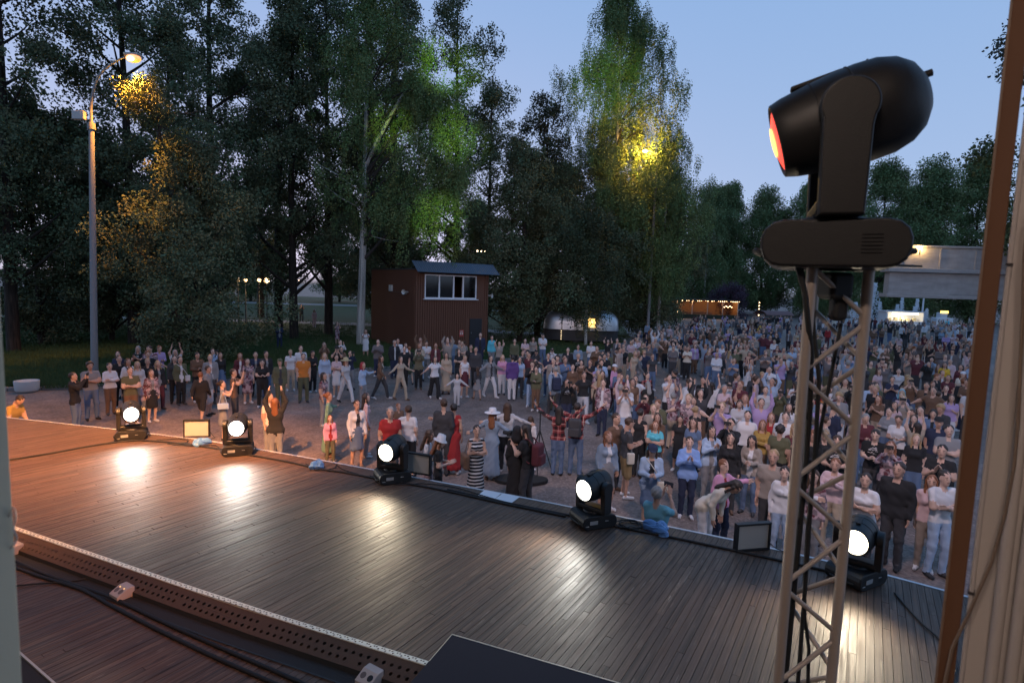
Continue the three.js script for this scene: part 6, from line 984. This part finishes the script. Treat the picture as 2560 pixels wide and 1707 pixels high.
// the rest of the crowd: the nearest of them one by one, those far away as one mass
{
  const poly = [[0.2, -28.1], [3.2, -28.1], [6.9, -35.3], [16, -54], [23.6, -70], [41.7, -76], [58.7, -72], [13, -15.8], [8.8, -10.9], [7.6, -10], [5.6, -10.8], [4.2, -11.6], [3.8, -13.8], [3.3, -15], [2.2, -16.5], [0.8, -19.5]];
  const strip = [[-14.5, -19.5], [-8, -20.8], [-3, -24.5], [0.3, -24.5], [1, -28.5], [-3, -28.8], [-8.5, -25], [-14.5, -21.3]];
  const inside = (P, x, z) => { let c = false; for (let i = 0, j = P.length - 1; i < P.length; j = i++) { const [xi, zi] = P[i], [xj, zj] = P[j]; if ((zi > z) !== (zj > z) && x < ((xj - xi) * (z - zi)) / (zj - zi) + xi) c = !c; } return c; };
  const spots = [], busy = people.map((p) => [p.x, p.z]);
  const free = (x, z, d) => busy.every(([a, b]) => Math.hypot(a - x, b - z) > d);
  for (let tries = 0; tries < 60000 && spots.length < 560; tries++) {
    const left = rp() < 0.03, P = left ? strip : poly, x = left ? -14.5 + rp() * 15.5 : rp() * 58, z = left ? -29 + rp() * 10 : -9 - rp() * 68, d = Math.hypot(x, z);
    if (!inside(P, x, z) || rp() > (d < 24 ? 1 : d < 34 ? 0.75 : d < 50 ? 0.4 : 0.2) || !free(x, z, d < 22 ? 0.44 : 0.55) || tile(x * 0.4, z * 0.4, 64, 64, 3) < (d < 18 ? 0.15 : 0.38)) continue;
    spots.push([x, z]); busy.push([x, z]);
  }
  spots.sort((a, b) => Math.hypot(...a) - Math.hypot(...b));
  const pick = (l) => l[Math.floor(rp() * l.length)];
  const kinds = [['f', 'stand', 'tee', 'trousers'], ['m', 'stand', 'tee', 'trousers'], ['f', 'stand', 'jacket', 'trousers'], ['m', 'stand', 'jacket', 'trousers'], ['f', 'cross', 'shirt', 'trousers'], ['f', 'phone', 'jacket', 'trousers'], ['f', 'clap', 'tee', 'trousers'], ['m', 'text', 'shirt', 'trousers'], ['f', 'phone', 'shirt', 'trousers'], ['f', 'text', 'hoodie', 'trousers'], ['f', 'stand', 'tank', 'dress'], ['m', 'clap', 'hoodie', 'trousers'], ['f', 'stand', 'shirt', 'skirt'], ['m', 'phone', 'tee', 'shorts'], ['f', 'armsup', 'tee', 'trousers'], ['m', 'armsup', 'shirt', 'trousers'], ['m', 'spread', 'tee', 'trousers'], ['f', 'walk', 'jacket', 'skirt']];
  const tops = ['white', 'white', 'white', 'black', 'black', 'black', 'black', 'black', 'charcoal', 'charcoal', 'navy', 'brown', 'burgundy', 'olive', 'print_black', 'print_black', 'print_white', 'print_grey', 'grey', 'lightgrey', 'taupe', 'beige', 'brown', 'burgundy', 'navy', 'denim', 'greyblue', 'lightblue', 'palepink', 'palepink', 'olive', 'cream', 'lilac', 'floral', 'floral', 'striped2', 'taupe', 'brown'], bots = ['black', 'black', 'charcoal', 'charcoal', 'denim', 'denim', 'lightblue', 'navy', 'beige', 'white', 'brown', 'grey', 'olive'];
  const make = (x, z) => { const [sex, pose, top, bot] = pick(kinds), tc = pick(tops); return { x, z, sex, pose, top, bot, tc, bc: bot === 'dress' ? tc : pick(bots), h: (sex === 'f' ? 1.6 : 1.72) + rp() * 0.14, hair: sex === 'f' ? pick(['long', 'long', 'long', 'bun', 'short']) : pick(['short', 'short', 'short', 'curly']), hc: pick(['dark', 'dark', 'brown', 'brown', 'blond', 'ginger', 'grey']), yaw: Math.atan2(-x * 0.8 - 0.3, -4 - z) + (rp() - 0.5) * 1.1 + (rp() < 0.14 ? 1.2 + rp() * 2.6 : 0), variant: Math.floor(rp() * 2), w: 0.88 + rp() * 0.17, skin: Math.floor(rp() * 3), shoe: pick(['white', 'black', 'charcoal']), under: 'brown' }; };
  const N = 300 - people.length;
  spots.slice(0, N).forEach(([x, z]) => { let p, k = 0; do p = make(x, z); while (used.has(labelOf(p)) && k++ < 60); person(p); });
  // far crowd: coarse figures joined into one coloured mass
  const P = [], C = [], v = V(), hc = {};
  spots.slice(N).forEach(([x, z]) => {
    const p = make(x, z), { g, headM } = body(p.sex, p.pose, p.top, p.bot, 'far', 0), m4 = new THREE.Matrix4().compose(V(x, 0, z), new THREE.Quaternion().setFromAxisAngle(V(0, 1, 0), p.yaw), V(p.h / 1.745, p.h / 1.745, p.h / 1.745)), pos = g.attributes.position.array, ix = g.index.array;
    const cols = [skins[p.skin].color, clothMat(p.tc).color, clothMat(p.bc).color, clothMat(p.shoe).color, faceDark.color, lipMat.color, clothMat('lightgrey').color];
    for (const gr of g.groups) for (let i = gr.start; i < gr.start + gr.count; i++) { const k = ix[i]; v.set(pos[k * 3], pos[k * 3 + 1], pos[k * 3 + 2]).applyMatrix4(m4); P.push(v.x, v.y, v.z); const c = prints[[0, p.tc, p.bc][gr.materialIndex]] ? { r: 0.14, g: 0.12, b: 0.12 } : cols[gr.materialIndex]; C.push(c.r, c.g, c.b); }
    const hg = hairMesh(p.hair, 'far'), hp = hg.attributes.position.array, hm = m4.clone().multiply(headM), c = hairMat(p.hc).color; for (const k of hg.index.array) { v.set(hp[k * 3], hp[k * 3 + 1], hp[k * 3 + 2]).applyMatrix4(hm); P.push(v.x, v.y, v.z); C.push(c.r, c.g, c.b); }
  });
  const g = new THREE.BufferGeometry(); g.setAttribute('position', new THREE.Float32BufferAttribute(P, 3)); g.setAttribute('color', new THREE.Float32BufferAttribute(C, 3)); g.computeVertexNormals();
  const m = solo('crowd', g, new THREE.MeshStandardMaterial({ vertexColors: true, roughness: 0.85 }), 'far part of the crowd filling the plaza towards the fountain', 'crowd'); m.userData.kind = 'stuff';
   
}
// ---------------------------------------------------------------- things carried or standing among the people
{
  const find = (tc, pose, bc) => people.find((p) => p.tc === tc && p.pose === pose && (!bc || p.bc === bc));
  const on = (p, x, y, z) => { p.mesh.updateMatrixWorld(true); return p.mesh.localToWorld(V(x, y, z)); };
  const strapM = mat(0.02, 0.02, 0.02, 0.7);
  function bag(p, label, colour, at, size, strap) {
    const q = on(p, ...at), t = thing('handbag', label, 'bag', [q.x, q.y, q.z], p.yaw); const m = clothMat(colour, 0.6);
    part('bag_body', box(size[0], size[1], size[2], 0, 0, 0, Math.min(...size) * 0.35), m, t);
    if (strap) part('strap', pipe(strap.map(([x, y, z]) => on(p, x, y, z).sub(q).applyAxisAngle(V(0, 1, 0), -p.yaw)), 0.008, 0.008, 5), m, t);
  }
  function backpack(p, label, colour) { const q = on(p, 0, 1.18, -0.2), t = thing('backpack', label, 'backpack', [q.x, q.y, q.z], p.yaw); part('pack', box(0.3, 0.44, 0.17, 0, 0, 0, 0.06), clothMat(colour), t); part('pocket', box(0.24, 0.2, 0.06, 0, -0.09, -0.1, 0.025), clothMat(colour), t); for (const s of [-1, 1]) part('strap', pipe([on(p, s * 0.1, 1.36, -0.16), on(p, s * 0.11, 1.475, -0.02), on(p, s * 0.1, 1.38, 0.13), on(p, s * 0.12, 1.15, 0.12), on(p, s * 0.15, 1.02, -0.1)].map((v) => v.sub(q).applyAxisAngle(V(0, 1, 0), -p.yaw)), 0.015, 0.015, 5), clothMat(colour), t); }
  const plaidMan = people.find((p) => p.tc === 'plaid' && p.sex === 'm' && p.pose === 'spreadup'), photog = people.find((p) => p.pose === 'camera'), grey = find('grey', 'phone'), oliveJ = people.find((p) => p.tc === 'olive' && p.sex === 'f' && p.top === 'jacket'), gb = people.find((p) => p.tc === 'greyblue' && p.pose === 'walk'), pur = people.find((p) => p.tc === 'purple');
  if (plaidMan) backpack(plaidMan, 'dark backpack on the back of the person in red plaid shirt', 'charcoal');
  if (photog) { backpack(photog, 'maroon backpack on the photographer by the stage', 'burgundy'); const q = on(photog, 0, 1.5, 0.42), c = thing('photo_camera', 'black photo camera held by the photographer with maroon backpack', 'camera', [q.x, q.y, q.z], photog.yaw); part('camera_body', box(0.15, 0.1, 0.08, 0, 0, 0, 0.015), strapM, c); part('lens_barrel', cyl(0.04, 0.036, 0.12, 0, 0, 0, 14).rotateX(Math.PI / 2).translate(0, 0, 0.09), strapM, c); }
  if (gb) backpack(gb, 'dark backpack on the walking person in grey-blue jacket', 'navy');
  if (grey) bag(grey, 'light blue shoulder bag of the person filming in grey dress', 'lightblue', [-0.26, 1.02, 0.02], [0.1, 0.17, 0.28], [[-0.24, 1.1, 0.12], [-0.2, 1.44, 0.02], [-0.24, 1.1, -0.1]]);
  if (oliveJ) bag(oliveJ, 'white crossbody bag of the person in olive jacket', 'white', [0.2, 0.95, 0.12], [0.16, 0.2, 0.06], [[0.2, 1.04, 0.14], [0.02, 1.3, 0.17], [-0.13, 1.47, 0.0]]);
  const cap = people.find((p) => p.hair === 'cap' && p.tc === 'lightblue'); if (cap) bag(cap, 'cream handbag of the person in cap and light blue jacket', 'cream', [0.24, 0.92, 0.1], [0.24, 0.18, 0.08], [[0.2, 1.0, 0.12], [0.02, 1.3, 0.17], [-0.13, 1.47, 0.0]]);
  const kh = people.find((p) => p.bc === 'khaki'); if (kh) bag(kh, 'small cream pouch on the person in khaki shorts', 'cream', [-0.24, 0.92, 0.02], [0.08, 0.24, 0.16]);
  const st = people.find((p) => p.tc === 'striped'); if (st) bag(st, 'dark brown shoulder bag of the person in striped dress', 'brown', [-0.26, 0.98, 0], [0.12, 0.3, 0.34], [[-0.25, 1.1, 0.1], [-0.18, 1.45, 0.0], [-0.25, 1.1, -0.1]]);
  // phones held up by the people filming
  const seenPhone = new Set(); let n = 0; for (const p of people) if (p.pose === 'phone' && Math.hypot(p.x, p.z) < 26) { const q = on(p, 0, 1.68, 0.33), t = thing('phone', `dark phone held up by the ${labelOf(p).split(', ').slice(0, 2).join(' and ')}${seenPhone.has(labelOf(p).split(', ').slice(0, 2).join()) ? ', farther back' : ''}`, 'phone', [q.x, q.y, q.z], p.yaw, 'phones held up in the crowd'); part('case', box(0.15, 0.078, 0.01, 0, 0, 0, 0.003), strapM, t); part('screen', box(0.138, 0.066, 0.003, 0, 0, -0.0055), mat(0.05, 0.06, 0.08, 0.1), t); seenPhone.add(labelOf(p).split(', ').slice(0, 2).join()); n++; }
  // tripods
  function tripod(label, x, z, h, cam) { const t = thing('tripod', label, 'tripod', [x, 0.005, z], 0.4); for (let k = 0; k < 3; k++) { const a = k * 2.094; part('leg', rod(V(Math.cos(a) * 0.38, 0, Math.sin(a) * 0.38), V(0, h * 0.72, 0), 0.011, 0.016), strapM, t); } part('column', rod(V(0, h * 0.6, 0), V(0, h, 0), 0.016), strapM, t); part('pan_head', [box(0.09, 0.06, 0.09, 0, h + 0.02, 0, 0.015), rod(V(0, h, 0), V(0.2, h - 0.12, 0.14), 0.009)], strapM, t); if (cam) part('video_camera', [box(0.14, 0.16, 0.3, 0, h + 0.13, 0, 0.02), cyl(0.05, 0.05, 0.12, 0, 0, 0, 12).rotateX(Math.PI / 2).translate(0, h + 0.13, 0.2)], strapM, t); }
  tripod('thin black tripod standing in front of the ring of dancers', 0.72, -13.1, 1.5);
  tripod('black video camera on a tripod beside the silver trailer', 8.2, -37.5, 1.6, true);
  // dark pad lying on the ground by the tripod
  const pad = new THREE.Shape(); pad.absellipse(0, 0, 0.6, 0.3, 0, Math.PI * 2); const m = solo('ground_pad', new THREE.ExtrudeGeometry(pad, { depth: 0.05, bevelEnabled: true, bevelSize: 0.02, bevelThickness: 0.02, bevelSegments: 2 }).rotateX(-Math.PI / 2), rubber, 'flat dark rubber pad lying on the ground by the tripod', 'pad'); m.position.set(0.3, 0.022, -12.6);
}
renderer.render(scene, camera);
